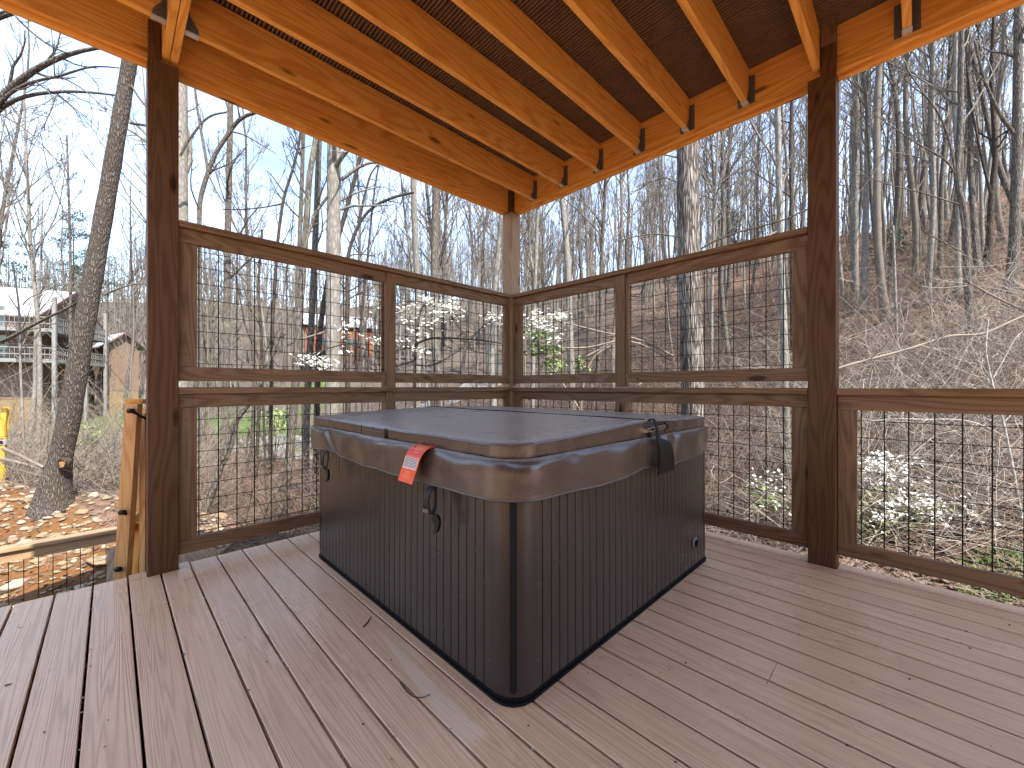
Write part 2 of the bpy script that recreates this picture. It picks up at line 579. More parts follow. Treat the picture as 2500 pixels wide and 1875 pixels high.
def grow(Pp, Rp, n, t0, t1, angle, lenf, rf, Mp, g, up=0.15, wig=0.12, lens=None):
    """n children per parent polyline: returns (P, R)"""
    N, Mq, _ = Pp.shape
    if N == 0: return np.zeros((0, Mp, 3)), np.zeros((0, Mp))
    L = np.linalg.norm(np.diff(Pp, axis=1), axis=2).sum(axis=1)
    idx = np.repeat(np.arange(N), n)
    tt = g.uniform(t0, t1, N * n)
    s = tt * (Mq - 1)
    i0 = np.minimum(s.astype(int), Mq - 2)
    fr = (s - i0)[:, None]
    p0 = Pp[idx, i0] * (1 - fr) + Pp[idx, i0 + 1] * fr
    r0 = Rp[idx, i0] * (1 - fr[:, 0]) + Rp[idx, i0 + 1] * fr[:, 0]
    T = Pp[idx, i0 + 1] - Pp[idx, i0]
    T /= np.linalg.norm(T, axis=1, keepdims=True) + 1e-9
    rv = g.normal(size=(N * n, 3))
    perp = rv - (rv * T).sum(1, keepdims=True) * T
    perp /= np.linalg.norm(perp, axis=1, keepdims=True) + 1e-9
    a = np.radians(g.uniform(angle[0], angle[1], N * n))[:, None]
    d = T * np.cos(a) + perp * np.sin(a)
    ln = (L[idx] * (1.15 - tt) if lens is None else g.uniform(lens[0], lens[1], N * n)) * (lenf if lens is None else 1)
    ln = (ln * g.uniform(0.7, 1.25, N * n))[:, None]
    out = [p0]
    cur = p0.copy()
    dd = d.copy()
    bend = g.normal(size=(N * n, 3)) * wig * 0.6
    for _ in range(Mp - 1):
        dd = dd + g.normal(size=dd.shape) * wig + bend
        dd[:, 2] += up
        dd /= np.linalg.norm(dd, axis=1, keepdims=True)
        cur = cur + dd * ln / (Mp - 1)
        out.append(cur.copy())
    Pn = np.stack(out, axis=1)
    tap = np.linspace(1, 0.28, Mp)[None]
    Rn = (r0 * rf)[:, None] * tap
    return Pn, Rn


def resample(pts, n):
    pts = np.asarray(pts, float)
    s = np.concatenate([[0], np.cumsum(np.linalg.norm(np.diff(pts, axis=0), axis=1))])
    u = np.linspace(0, s[-1], n)
    # smooth (Catmull-like) through cubic-ish interpolation: linear then relax
    q = np.stack([np.interp(u, s, pts[:, i]) for i in range(pts.shape[1])], axis=1)
    for _ in range(2):
        q[1:-1] = 0.25 * q[:-2] + 0.5 * q[1:-1] + 0.25 * q[2:]
    return q


# ------------------------------------------------------------------ terrain
COLS = np.array([-300, 0, 400, 800, 1250, 1700, 2100, 2500, 2900], float)
TK = np.array([2.0, 3.5, 4.6, 6.2, 8, 12, 20, 35, 60, 100, 170, 400], float)
ZT = np.array([
    [-1.6, -1.6, -1.32, -.48, -1.0, -1.9, -2.4, -2.6, 0, 15, 38, 60],
    [-1.6, -1.6, -1.32, -.46, -.9, -1.7, -2.2, -2.4, 0, 15, 38, 60],
    [-1.6, -1.6, -1.25, -.70, -1.2, -1.7, -2.2, -2.3, .2, 14, 36, 55],
    [-1.4, -1.4, -1.3, -1.3, -1.7, -2.1, -2.2, -1.5, 3.5, 15, 34, 50],
    [-1.5, -1.6, -1.7, -2.0, -2.2, -2.1, -1.2, 2.2, 10, 22, 38, 45],
    [-1.5, -1.6, -1.7, -1.8, -1.7, -.7, 1.8, 7.5, 18, 29, 36, 30],
    [-1.4, -1.4, -1.4, -.9, -.2, 1.7, 5.6, 13.5, 22.5, 27, 24, 10],
    [-1.3, -1.35, -1.1, -.3, .9, 3.3, 8.6, 18.5, 25, 24, 18, 5],
    [-1.2, -1.2, -.9, .2, 1.6, 4.4, 10, 20, 26, 24, 18, 5]])


def vnoise(x, y):
    return (np.sin(x * 1.3 + 1.7 * np.sin(y * 0.9)) + np.sin(y * 1.7 + 1.3 * np.sin(x * 1.1 + 2)) + 0.5 * np.sin(x * 3.1 + y * 2.3)) / 2.5


def ground_z(x, y):
    x = np.atleast_1d(np.asarray(x, float)); y = np.atleast_1d(np.asarray(y, float))
    t = V2[0] * x + V2[1] * y
    l = R2[0] * x + R2[1] * y
    r = np.hypot(x, y)
    th = np.arctan2(l, t)
    thc = np.clip(th, -math.radians(58), math.radians(58))
    px = np.clip(1250 + FPX * np.tan(thc), COLS[0], COLS[-1])
    tt = np.clip(r * np.cos(thc), TK[0], TK[-1])
    lt = np.log(tt)
    LK = np.log(TK)
    zc = np.zeros_like(lt)
    ci = np.clip(np.searchsorted(COLS, px) - 1, 0, len(COLS) - 2)
    cf = (px - COLS[ci]) / (COLS[ci + 1] - COLS[ci])
    cf = cf * cf * (3 - 2 * cf) * 0.5 + cf * 0.5
    ki = np.clip(np.searchsorted(LK, lt) - 1, 0, len(LK) - 2)
    kf = (lt - LK[ki]) / (LK[ki + 1] - LK[ki])
    za = ZT[ci, ki] * (1 - kf) + ZT[ci, ki + 1] * kf
    zb = ZT[ci + 1, ki] * (1 - kf) + ZT[ci + 1, ki + 1] * kf
    z = za * (1 - cf) + zb * cf
    back = np.clip((np.abs(th) - math.radians(75)) / math.radians(40), 0, 1)
    z = z * (1 - back) + (-1.3) * back
    amp = 0.05 + 0.012 * np.clip(r, 0, 60)
    z = z + vnoise(x * 0.35, y * 0.35) * amp * (r > 2) + vnoise(x * 1.9 + 5, y * 1.9) * np.minimum(amp, 0.06)
    return z


def gp(px, t):
    l = (px - 1250) * t / FPX
    xy = V2 * t + R2 * l
    return np.array([xy[0], xy[1], ground_z(xy[0], xy[1])[0]])


th = np.concatenate([np.linspace(-62, 62, 300), np.linspace(62, 298, 90)[1:-1]]) * math.pi / 180
rr = np.concatenate([[0.3], np.geomspace(1.5, 450, 230)])
TH, RR = np.meshgrid(th, rr, indexing='ij')
tt_, ll_ = RR * np.cos(TH), RR * np.sin(TH)
X = V2[0] * tt_ + R2[0] * ll_
Y = V2[1] * tt_ + R2[1] * ll_
Z = ground_z(X.ravel(), Y.ravel()).reshape(X.shape)
na, nr = X.shape
vid = np.arange(na * nr).reshape(na, nr)
q = np.stack([vid[:, :-1], np.roll(vid, -1, 0)[:, :-1], np.roll(vid, -1, 0)[:, 1:], vid[:, 1:]], -1).reshape(-1, 4)
me = mesh_np(np.stack([X, Y, Z], -1).reshape(-1, 3), q[:, ::-1], smooth=True, name='ground')
pxs = np.where(np.abs(TH) < 1.1, 1250 + FPX * np.tan(np.clip(TH, -1.1, 1.1)), np.where(TH > 0, 4000, -900)).ravel()
tf = np.where(np.abs(TH) < 1.1, tt_, RR * 0.45).ravel()
dirt = ((pxs < 560) & (tf < 6.6 - np.clip(pxs, 0, 560) * 0.0035)).astype(np.float32)
grass = (((tf > 19) & (tf < 58) & (pxs < 830) & (pxs > -900)) * (0.42 + 0.3 * vnoise(X.ravel() * .25, Y.ravel() * .25))
         + ((tf > 4.2) & (tf < 5.0) & (pxs > 2330)) * 0.5).astype(np.float32)
bare = (np.clip((1750 - pxs) / 350, 0, 1) * np.clip((tf - 9) / 12, 0, 1)).astype(np.float32)  # litter greyed with distance, painting in twig cover and haze
for nm, arr in (('dirt', dirt), ('grass', grass), ('bare', bare)):
    a_ = me.attributes.new(nm, 'FLOAT', 'POINT')
    a_.data.foreach_set('value', arr)
tag(link('ground', me, M['ground']), kind='structure')

# road crossing the valley
ctr = np.array([[-700, 22], [-200, 24], [200, 26], [480, 25], [640, 22], [800, 21], [1000, 26], [1200, 34]], float)
cc = np.array([gp(a, b)[:2] for a, b in ctr])
cc = resample(cc, 90)
d_ = np.gradient(cc, axis=0)
d_ /= np.linalg.norm(d_, axis=1, keepdims=True)
nrm = np.stack([-d_[:, 1], d_[:, 0]], 1)
rows = [cc + nrm * w for w in np.linspace(-2.3, 2.3, 7)]
vv = np.stack(rows, 1).reshape(-1, 2)
zz = ground_z(vv[:, 0], vv[:, 1]) + 0.06
vi = np.arange(90 * 7).reshape(90, 7)
q = np.stack([vi[:-1, :-1], vi[1:, :-1], vi[1:, 1:], vi[:-1, 1:]], -1).reshape(-1, 4)
tag(link('road', mesh_np(np.column_stack([vv, zz]), q, smooth=True), M['road']), kind='structure')

# ------------------------------------------------------------------ deck floor
XL, XR, YN, YF = -3.25, 4.15, -4.15, 3.115
mb = MB()
GAP = 0.009
k0 = int(math.floor((YN - 0.071) / 0.14))
yb = []
kk = k0
while 0.071 + 0.14 * kk < YF:
    yb.append((0.071 + 0.14 * kk + GAP / 2, min(0.071 + 0.14 * (kk + 1) - GAP / 2, YF - GAP)))
    kk += 1
# butt joints (x) on a few boards
joint = {9: [-2.25], 6: [-1.68], 12: [-0.4], 3: [0.6], 15: [0.9], 8: [1.4]}


def board(mb, x0, x1, y0, y1, nose=True):
    """deck board with eased long edges and a rounded nose at its left end"""
    e = 0.002
    prof = [(y0, -0.025), (y0, -.022), (y0 + .014, -.021), (y0 + .014, -.005), (y0, -.0035), (y0, -e), (y0 + e, 0), (y1 - e, 0), (y1, -e), (y1, -.0035), (y1 - .014, -.005), (y1 - .014, -.021), (y1, -.022), (y1, -0.025)]
    xs = [(x1, 0), (x0 + 0.03, 0)] if nose else [(x1, 0), (x0, 0)]
    if nose:
        xs += [(x0 + 0.030 - 0.030 * math.sin(a), -0.022 * (1 - math.cos(a))) for a in np.radians([25, 50, 72, 90])]
    vs_, fs = [], []
    for x, dz in xs:
        for y, z in prof:
            vs_.append((x, y, max(z + dz, -0.026 + z * .05) if z > -0.024 else -0.029))
    m_ = len(prof)
    for i in range(len(xs) - 1):
        for j in range(m_ - 1):
            fs.append((i * m_ + j, (i + 1) * m_ + j, (i + 1) * m_ + j + 1, i * m_ + j + 1))
    fs.append(tuple(range(m_))[::-1])
    fs.append(tuple((len(xs) - 1) * m_ + j for j in range(m_)))
    mb.add(vs_, fs)


for i, (a, b) in enumerate(yb):
    kidx = k0 + i
    xl = XL
    if a < 0.292 and b > 0.152:
        xl = -3.142                       # notched round the left post
    js = joint.get(kidx, [])
    edges = [xl] + js + [XR]
    for n_, (p0, p1) in enumerate(zip(edges[:-1], edges[1:])):
        board(mb, p0 + (0.0 if n_ == 0 else 0.001), p1 - 0.001, a, b, nose=(n_ == 0 and xl == XL))
# remaining bits beside the notch
mb.box(XL, -3.147, 0.071 + GAP / 2, 0.149, -0.028, 0.0)
mb.box(XL, -3.147, 0.296, 0.351 - GAP / 2, -0.028, 0.0)
deck = mb.build('deck', M['deck'])
tag(deck, kind='structure')
# rounded border board along the right edge, notched round the posts
mb = MB()
for x0, x1 in ((-3.14, -0.5), (-0.352, XR)):
    prof = [(YF, -0.028), (YF, -0.003), (YF + 0.003, 0.0), (YF + 0.105, 0.0)]
    prof += [(YF + 0.105 + 0.028 * math.sin(a), -0.020 * (1 - math.cos(a))) for a in np.radians([20, 40, 60, 80, 90])]
    prof += [(YF + 0.133, -0.028)]
    m_ = len(prof)
    vs_ = [(x, y, z) for x in (x0, x1) for y, z in prof]
    mb.add(vs_, [(j, j + 1, m_ + j + 1, m_ + j) for j in range(m_ - 1)] + [tuple(range(m_))[::-1], tuple(range(m_, 2 * m_))])
o = mb.build('deck_border', M['deck'])
tag(o, kind='structure')
# framing under the deck
mb = MB()
mb.box(-3.245, XR, YN, 3.24, -0.26, -0.225)
mb.box(-3.215, -3.178, YN, 3.20, -0.26, -0.03)
mb.box(-3.175, XR, 3.17, 3.207, -0.26, -0.03)
for x in np.arange(-2.8, XR, 0.406):
    mb.box(x, x + .038, YN, 3.16, -0.222, -0.0285)
tag(mb.build('deck_frame', M['treat_x']), kind='structure')

# ------------------------------------------------------------------ posts
PF = 0.14


def screws(mb, pts, nrm_axis):
    for p in pts:
        d = np.zeros(3); d['xyz'.index(nrm_axis[1])] = 0.0012 if nrm_axis[0] == '+' else -0.0012
        mb.tube([np.array(p) - d, np.array(p) + d], 0.004, 6)


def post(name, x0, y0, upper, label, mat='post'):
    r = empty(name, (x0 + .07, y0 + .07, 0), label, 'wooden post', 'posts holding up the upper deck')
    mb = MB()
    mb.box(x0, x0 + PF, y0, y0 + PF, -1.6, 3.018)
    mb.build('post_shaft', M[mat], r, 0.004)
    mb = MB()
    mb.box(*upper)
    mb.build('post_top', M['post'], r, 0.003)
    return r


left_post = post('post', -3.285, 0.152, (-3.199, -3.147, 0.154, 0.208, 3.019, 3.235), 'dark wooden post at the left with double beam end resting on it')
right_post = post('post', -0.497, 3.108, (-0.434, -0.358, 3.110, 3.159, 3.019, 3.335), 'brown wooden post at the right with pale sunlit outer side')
corner_post = post('post', -3.285, 3.110, (-3.198, -3.147, 3.112, 3.160, 3.019, 3.29), 'pale, sunlit-toned wooden corner post behind the hot tub where the screens meet', 'post_sunlit')
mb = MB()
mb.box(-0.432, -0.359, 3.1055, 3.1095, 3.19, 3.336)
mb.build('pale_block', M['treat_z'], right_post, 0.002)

# ------------------------------------------------------------------ the house behind the photographer
hw = bpy.data.objects.new('house_wall', None); COL.objects.link(hw); hw.location = (1.0, -4.2, 0)
hw['label'] = 'dark timber wall of the house behind the deck'; hw['category'] = 'house wall'
mb = MB()
for zz_ in np.arange(0.004, 3.0, .2):
    mb.box(-1.5, 4.1, -4.35, -4.20, zz_, zz_ + .19)
    mb.box(4.2, 4.35, -4.2, 1.2, zz_, zz_ + .19)
mb.box(-1.48, 4.2, -4.40, -4.23, -1.2, 3.1)
mb.box(4.23, 4.4, -4.2, 1.2, -1.2, 3.1)
mb.build('siding', wood('siding_wood', 'x', (0.22, 0.12, 0.065), (0.12, 0.06, 0.03), 0.6), hw)
# ------------------------------------------------------------------ upper deck
ud = empty('upper_deck', (-0.5, 0.5, 3.03), 'orange pine upper deck with joists and ribbed underside overhead', 'upper deck')
YB, XE = 3.163, 3.4
ZB, ZT_ = 3.028, 3.318
Y0 = -0.85


def beam(name, b, mat, bevel=0.003, parent=ud):
    return MB().box(*b).build(name, mat, parent, bevel)


beam('beam', (-3.240, -3.202, Y0, 3.248, ZB + .008, ZT_), M['pine_y'])
beam('beam', (-3.285, -3.243, Y0, 3.290, ZB - .012, ZT_ + .002), M['pine_y'])
beam('beam', (-3.198, XE, YB, YB + .038, ZB + .008, ZT_ - .001), M['pine_x'])
beam('beam', (-3.240, XE, YB + .041, YB + .085, ZB - .012, ZT_ + .001), M['pine_x'])
beam('beam', (-3.199, XE, 0.2145, 0.251, 3.056, 3.315), M['pine_x'])
beam('beam', (-3.199, XE, 0.2540, 0.291, 3.056, 3.3155), M['pine_x'])
JX = [-2.87, -2.472, -2.07, -1.667, -1.265, -0.857, -0.455, -0.05, 0.36, 0.765, 1.17, 1.575, 1.98, 2.385, 2.79, 3.2]
JW = 0.038


def hanger(x, yface, sgn, parent):
    """galvanised joist hanger on a beam face; sgn = direction the joist leaves the face"""
    z0 = 3.071
    mb = MB()
    mb.box(x - .021, x + .021, yface, yface + sgn * .062, z0 - .0045, z0 - .0015, 0)
    o = mb.build('joist_hanger', M['galv'], parent)
    m2 = MB()
    for s in (-1, 1):
        xx = x + s * .0205
        a = (xx, xx + s * .0018)
        vs_ = [(a[i], y, z) for i in (0, 1) for y, z in ((yface, z0), (yface + sgn * .06, z0), (yface + sgn * .055, z0 + .03), (yface + sgn * .02, z0 + .085), (yface + sgn * .016, z0 + .19), (yface, z0 + .19))]
        n_ = 6
        m2.add(vs_, [tuple(range(n_)), tuple(range(n_, 2 * n_))[::-1]] + [(i, (i + 1) % n_, n_ + (i + 1) % n_, n_ + i) for i in range(n_)])
        m2.box(xx, xx + s * .034, yface, yface + sgn * .002, z0 - .002, z0 + .19)
        for zz_ in (.03, .07, .11, .15):
            m2.tube([(xx + s * .018, yface, z0 + zz_), (xx + s * .018, yface + sgn * .005, z0 + zz_)], .004, 6)
    m2.build('hanger_flange', M['galv_dark'], parent)


joists = []
for i, x in enumerate(JX):
    x0 = x - JW / 2
    j = MB().box(x0, x0 + JW, 0.2935, YB - .002, 3.071, 3.312).build('joist', M['joist'], ud, 0.003)
    if i != 6 and x < 0.5: hanger(x, YB - .001, -1, j)
    if x < -0.4: hanger(x, 0.2925, 1, j)
    j2 = MB().box(x0, x0 + JW, Y0, 0.2125, 3.071, 3.312).build('joist', M['joist'], ud, 0.003)
    if x < -1.5: hanger(x, 0.2135, -1, j2)
# ribbed underside of the boards above, ribs along X
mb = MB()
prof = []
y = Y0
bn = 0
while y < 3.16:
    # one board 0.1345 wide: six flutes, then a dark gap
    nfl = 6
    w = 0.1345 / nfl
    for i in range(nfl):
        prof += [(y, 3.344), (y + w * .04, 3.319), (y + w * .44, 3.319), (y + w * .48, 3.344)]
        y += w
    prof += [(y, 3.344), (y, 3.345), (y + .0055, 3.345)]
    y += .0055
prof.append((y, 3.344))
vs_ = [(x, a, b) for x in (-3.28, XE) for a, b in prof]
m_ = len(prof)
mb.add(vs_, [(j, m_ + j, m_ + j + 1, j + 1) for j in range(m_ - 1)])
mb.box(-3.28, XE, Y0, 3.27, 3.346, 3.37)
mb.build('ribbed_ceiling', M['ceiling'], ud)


# ------------------------------------------------------------------ railings and screens
def wire_grid(axis, c, a0, a1, z0, z1, first, zfirst, parent, name='wire_mesh'):
    """welded 4 in wire mesh in plane axis=c, running a0..a1"""
    mb = MB()
    a = first
    r_ = 0.0022

    def pt(u, z, off=0):
        return (c + off, u, z) if axis == 'x' else (u, c + off, z)
    while a < a1:
        if a > a0: mb.tube([pt(a, z0 - .02), pt(a, z1 + .02)], .0033, 6, False)
        a += 0.1013
    z = zfirst
    while z < z1:
        mb.tube([pt(a0 - .02, z, .005), pt(a1 + .02, z, .005)], r_, 6, False)
        z += 0.1013
    return mb.build(name, M['wire'], parent, smooth=True)


def bx(axis, c0, c1, a0, a1, z0, z1):
    return (c0, c1, a0, a1, z0, z1) if axis == 'x' else (a0, a1, c0, c1, z0, z1)


def frame_piece(name, axis, c0, c1, a0, a1, z0, z1, parent, vertical=False):
    m_ = M['treat_z'] if vertical else M['treat_y' if axis == 'x' else 'treat_x']
    o = MB().box(*bx(axis, c0, c1, a0, a1, z0, z1)).build(name, m_, parent, 0.003)
    return o


def nail_dots(axis, c, pts, parent, sgn):
    mb = MB()
    for a, z in pts:
        p0 = np.array((c, a, z) if axis == 'x' else (a, c, z), float)
        d = np.array((sgn * .0015, 0, 0) if axis == 'x' else (0, sgn * .0015, 0))
        mb.tube([p0 - d, p0 + d], .0042, 6)
    mb.build('nail', M['screw'], parent)


# left side, plane x ~ -3.19 (front face x=-3.18), outer posts/openings measured from the photograph
LF, LB = -3.180, -3.218          # front/back face of rails
LW = -3.2075
mid_l = (1.652, 1.741)
scr = empty('privacy_screen', (-3.2, 1.7, 1.13), 'left wooden privacy screen with black wire mesh behind the hot tub', 'privacy screen', 'mesh privacy screens around the hot tub')
frame_piece('screen_cap', 'x', -3.285, -3.146, 0.2935, 3.108, 2.072, 2.110, scr)
for a0, a1 in ((0.2935, mid_l[0] - .001), (mid_l[1] + .001, 3.164)):
    frame_piece('top_rail', 'x', LB, LF, a0, a1, 1.985, 2.071, scr)
    frame_piece('bottom_rail', 'x', LB, LF, a0, a1, 1.137, 1.224, scr)
frame_piece('stile', 'x', LB, LF, 0.2935, 0.384, 1.2245, 1.9845, scr, True)
frame_piece('stile', 'x', LB, LF, 3.045, 3.164, 1.2245, 1.9845, scr, True)
frame_piece('mid_post', 'x', -3.262, -3.1745, mid_l[0], mid_l[1], 1.099, 2.071, scr, True)
for a in (mid_l[0] - .0185, mid_l[1] + .0015):
    frame_piece('mesh_stop', 'x', -3.240, -3.2185, a, a + .017, 1.2245, 1.9845, scr, True)
wire_grid('x', LW - .006, 0.384, mid_l[0] - .003, 1.224, 1.985, 0.397, 1.247, scr)
wire_grid('x', LW - .006, mid_l[1] + .003, 3.045, 1.224, 1.985, 1.757, 1.247, scr)
nail_dots('x', LF, [(2.0, 2.04), (2.35, 2.02), (2.7, 2.035), (2.95, 2.0), (1.80, 1.20), (1.80, 1.155), (2.5, 1.19), (3.0, 1.20), (0.6, 2.03), (1.1, 2.02), (0.33, 1.30), (0.8, 1.2), (1.6, 1.19)], scr, 1)

lowL = empty('railing', (-3.2, 1.7, 0.07), 'left lower railing with black wire mesh beside the hot tub', 'railing', 'wire mesh deck railings')
frame_piece('rail_cap', 'x', -3.285, -3.146, 0.2935, 3.108, 1.060, 1.098, lowL)
for a0, a1 in ((0.2935, mid_l[0] - .001), (mid_l[1] + .001, 3.164)):
    frame_piece('top_rail', 'x', LB, LF, a0, a1, 0.972, 1.0585, lowL)
frame_piece('bottom_rail', 'x', LB, LF, 0.2935, 3.164, 0.075, 0.163, lowL)
frame_piece('stile', 'x', LB, LF, 0.2935, 0.384, 0.1635, 0.9715, lowL, True)
frame_piece('stile', 'x', LB, LF, 3.045, 3.164, 0.1635, 0.9715, lowL, True)
frame_piece('mid_post', 'x', -3.262, -3.1745, mid_l[0], mid_l[1], 0.164, 1.0590, lowL, True)
wire_grid('x', LW - .006, 0.384, mid_l[0] - .003, 0.163, 0.972, 0.397, 0.185, lowL)
wire_grid('x', LW - .006, mid_l[1] + .003, 3.045, 0.163, 0.972, 1.757, 0.185, lowL)
nail_dots('x', LF, [(0.36, 1.02), (0.36, 0.99), (0.33, .9), (.9, 1.01), (1.5, 1.0), (2.2, 1.02), (2.7, 1.0), (0.33, .4), (.33, .62)], lowL, 1)

# right side, plane y ~ 3.16
RF, RB = 3.150, 3.188
RW = 3.182
mid_r = (-1.885, -1.768)
scr2 = empty('privacy_screen', (-1.8, 3.17, 1.13), 'right wooden privacy screen with black wire mesh behind the hot tub', 'privacy screen', 'mesh privacy screens around the hot tub')
frame_piece('screen_cap', 'y', 3.112, 3.250, -3.144, -0.499, 2.072, 2.110, scr2)
for a0, a1 in ((-3.144, mid_r[0] - .001), (mid_r[1] + .001, -0.499)):
    frame_piece('top_rail', 'y', RF, RB, a0, a1, 1.985, 2.071, scr2)
    frame_piece('bottom_rail', 'y', RF, RB, a0, a1, 1.137, 1.224, scr2)
frame_piece('stile', 'y', RF, RB, -3.144, -3.035, 1.2245, 1.9845, scr2, True)
frame_piece('stile', 'y', RF, RB, -0.585, -0.499, 1.2245, 1.9845, scr2, True)
frame_piece('mid_post', 'y', 3.1445, 3.232, mid_r[0], mid_r[1] - .028, 1.099, 2.071, scr2, True)
frame_piece('mesh_stop', 'y', 3.160, 3.225, mid_r[1] - .026, mid_r[1] - .004, 1.2245, 1.9845, scr2, True)
wire_grid('y', RW + .004, -3.035, mid_r[0] - .003, 1.224, 1.985, -3.018, 1.247, scr2)
wire_grid('y', RW + .004, mid_r[1] + .003, -0.585, 1.224, 1.985, -1.755, 1.247, scr2)
nail_dots('y', RF, [(-2.1, 2.03), (-2.6, 2.02), (-2.9, 1.18), (-2.2, 1.17), (-1.70, 1.18), (-1.2, 2.02), (-.8, 2.04), (-.54, 1.5), (-.54, 1.8)], scr2, -1)
MB().tube([(-1.672, 3.1488, 1.168), (-1.672, 3.1508, 1.168)], .012, 12).build('knot', M['screw'], scr2)

lowR = empty('railing', (-1.8, 3.17, 0.07), 'right lower railing with black wire mesh behind the hot tub', 'railing', 'wire mesh deck railings')
frame_piece('rail_cap', 'y', 3.112, 3.250, -3.144, -0.499, 1.055, 1.0935, lowR)
frame_piece('top_rail', 'y', RF, RB, -3.144, -0.499, 0.969, 1.0535, lowR)
frame_piece('bottom_rail', 'y', RF, RB, -3.144, -0.499, 0.075, 0.160, lowR)
frame_piece('stile', 'y', RF, RB, -3.144, -3.035, 0.1605, 0.9685, lowR, True)
frame_piece('stile', 'y', RF, RB, -0.590, -0.499, 0.1605, 0.9685, lowR, True)
frame_piece('mid_post', 'y', 3.189, 3.25, mid_r[0], mid_r[1] - .028, 0.1605, 1.0540, lowR, True)
frame_piece('mid_stile', 'y', RF + .002, RB, mid_r[0], mid_r[1] - .028, 0.1605, 0.9685, lowR, True)
wire_grid('y', RW + .004, -3.035, mid_r[0] - .003, 0.160, 0.969, -3.018, 0.185, lowR)
wire_grid('y', RW + .004, mid_r[1], -0.590, 0.160, 0.969, -1.755, 0.185, lowR)

farR = empty('railing', (1.0, 3.17, 0.07), 'wire mesh railing to the right of the right post', 'railing', 'wire mesh deck railings')
frame_piece('rail_cap', 'y', 3.112, 3.250, -0.355, XR, 1.052, 1.0915, farR)
frame_piece('top_rail', 'y', RF, RB, -0.355, XR, 0.960, 1.0505, farR)
frame_piece('bottom_rail', 'y', RF, RB, -0.355, XR, 0.075, 0.160, farR)
frame_piece('stile', 'y', RF, RB, -0.355, -0.264, 0.1605, 0.9595, farR, True)
frame_piece('mid_post', 'y', 3.1445, 3.25, 1.40, 1.49, 0.1605, 0.9595, farR, True)
wire_grid('y', RW + .004, -0.264, 1.398, 0.160, 0.960, -0.247, 0.188, farR)
wire_grid('y', RW + .004, 1.49, XR, 0.160, 0.960, 1.51, 0.188, farR)

# lower railing on the stairs side, far left
_t = M['treat_y'], M['treat_z']
M['treat_y'] = wood('fresh_pine_y', 'y', (0.36, 0.25, 0.15), (0.24, 0.14, 0.07), 0.6)
M['treat_z'] = wood('fresh_pine_z', 'z', (0.40, 0.24, 0.12), (0.25, 0.13, 0.055), 0.6)
SRX = -6.60
sr = empty('railing', (SRX, -1.2, -1.3), 'low pale topped railing outside the left deck edge in front of the stony clay', 'railing', 'wire mesh deck railings')
frame_piece('rail_cap', 'x', SRX - .09, SRX + .06, -3.4, 0.50, -.585, -.547, sr)
frame_piece('top_rail', 'x', SRX - .019, SRX + .019, -3.4, 0.46, -.700, -.587, sr)
frame_piece('bottom_rail', 'x', SRX - .019, SRX + .019, -3.4, 0.46, -1.42, -1.33, sr)
frame_piece('end_post', 'x', SRX - .045, SRX + .045, 0.462, 0.552, -1.9, -.587, sr, True)
wire_grid('x', SRX - .006, -3.4, 0.46, -1.34, -.69, -3.38, -1.29, sr)
M['treat_y'], M['treat_z'] = _t

# ------------------------------------------------------------------ hot tub
TX0, TX1, TY0, TY1 = -2.80, -0.957, 0.955, 2.748


def rrect(x0, x1, y0, y1, r, seg=8, side=24):
    """closed rounded rectangle, uniform vertex count"""
    pts = []
    cs = [(x1 - r, y0 + r, -90), (x1 - r, y1 - r, 0), (x0 + r, y1 - r, 90), (x0 + r, y0 + r, 180)]
    for i, (cx, cy_, a0) in enumerate(cs):
        for j in range(seg + 1):
            a = math.radians(a0 + 90 * j / seg)
            pts.append((cx + r * math.cos(a), cy_ + r * math.sin(a)))
        nx, ny, na_ = cs[(i + 1) % 4]
        p0 = np.array(pts[-1])
        p1 = np.array((nx + r * math.cos(math.radians(na_)), ny + r * math.sin(math.radians(na_))))
        for j in range(1, side):
            pts.append(tuple(p0 + (p1 - p0) * j / side))
    return np.array(pts)


tub = empty('hot_tub', ((TX0 + TX1) / 2, (TY0 + TY1) / 2, 0), 'square hot tub with dark brown ribbed cabinet on the deck', 'hot tub')
# slatted sides: vertical boards 5 cm wide separated by grooves
def slat_side(axis, c, a0, a1, sgn, z0=0.031, z1=0.80):
    mb = MB()
    prof = []
    n_ = int(round((a1 - a0) / 0.05))
    w = (a1 - a0) / n_
    for i in range(n_):
        u = a0 + i * w
        prof += [(u, -.011), (u + .0012, -.011), (u + .0020, -.001), (u + .0040, 0), (u + w * .5, .0005), (u + w - .0040, 0), (u + w - .0020, -.001), (u + w - .0012, -.011), (u + w, -.011)]
    vs_ = []
    for z in (z0, z1):
        for u, d in prof:
            vs_.append((c + sgn * d, u, z) if axis == 'x' else (u, c + sgn * d, z))
    m_ = len(prof)
    flip = (axis == 'x') == (sgn > 0)
    fs = [(j, j + 1, m_ + j + 1, m_ + j) if flip else (j, m_ + j, m_ + j + 1, j + 1) for j in range(m_ - 1)]
    mb.add(vs_, fs)
    mb.build('side_panel', M['tub'], tub)


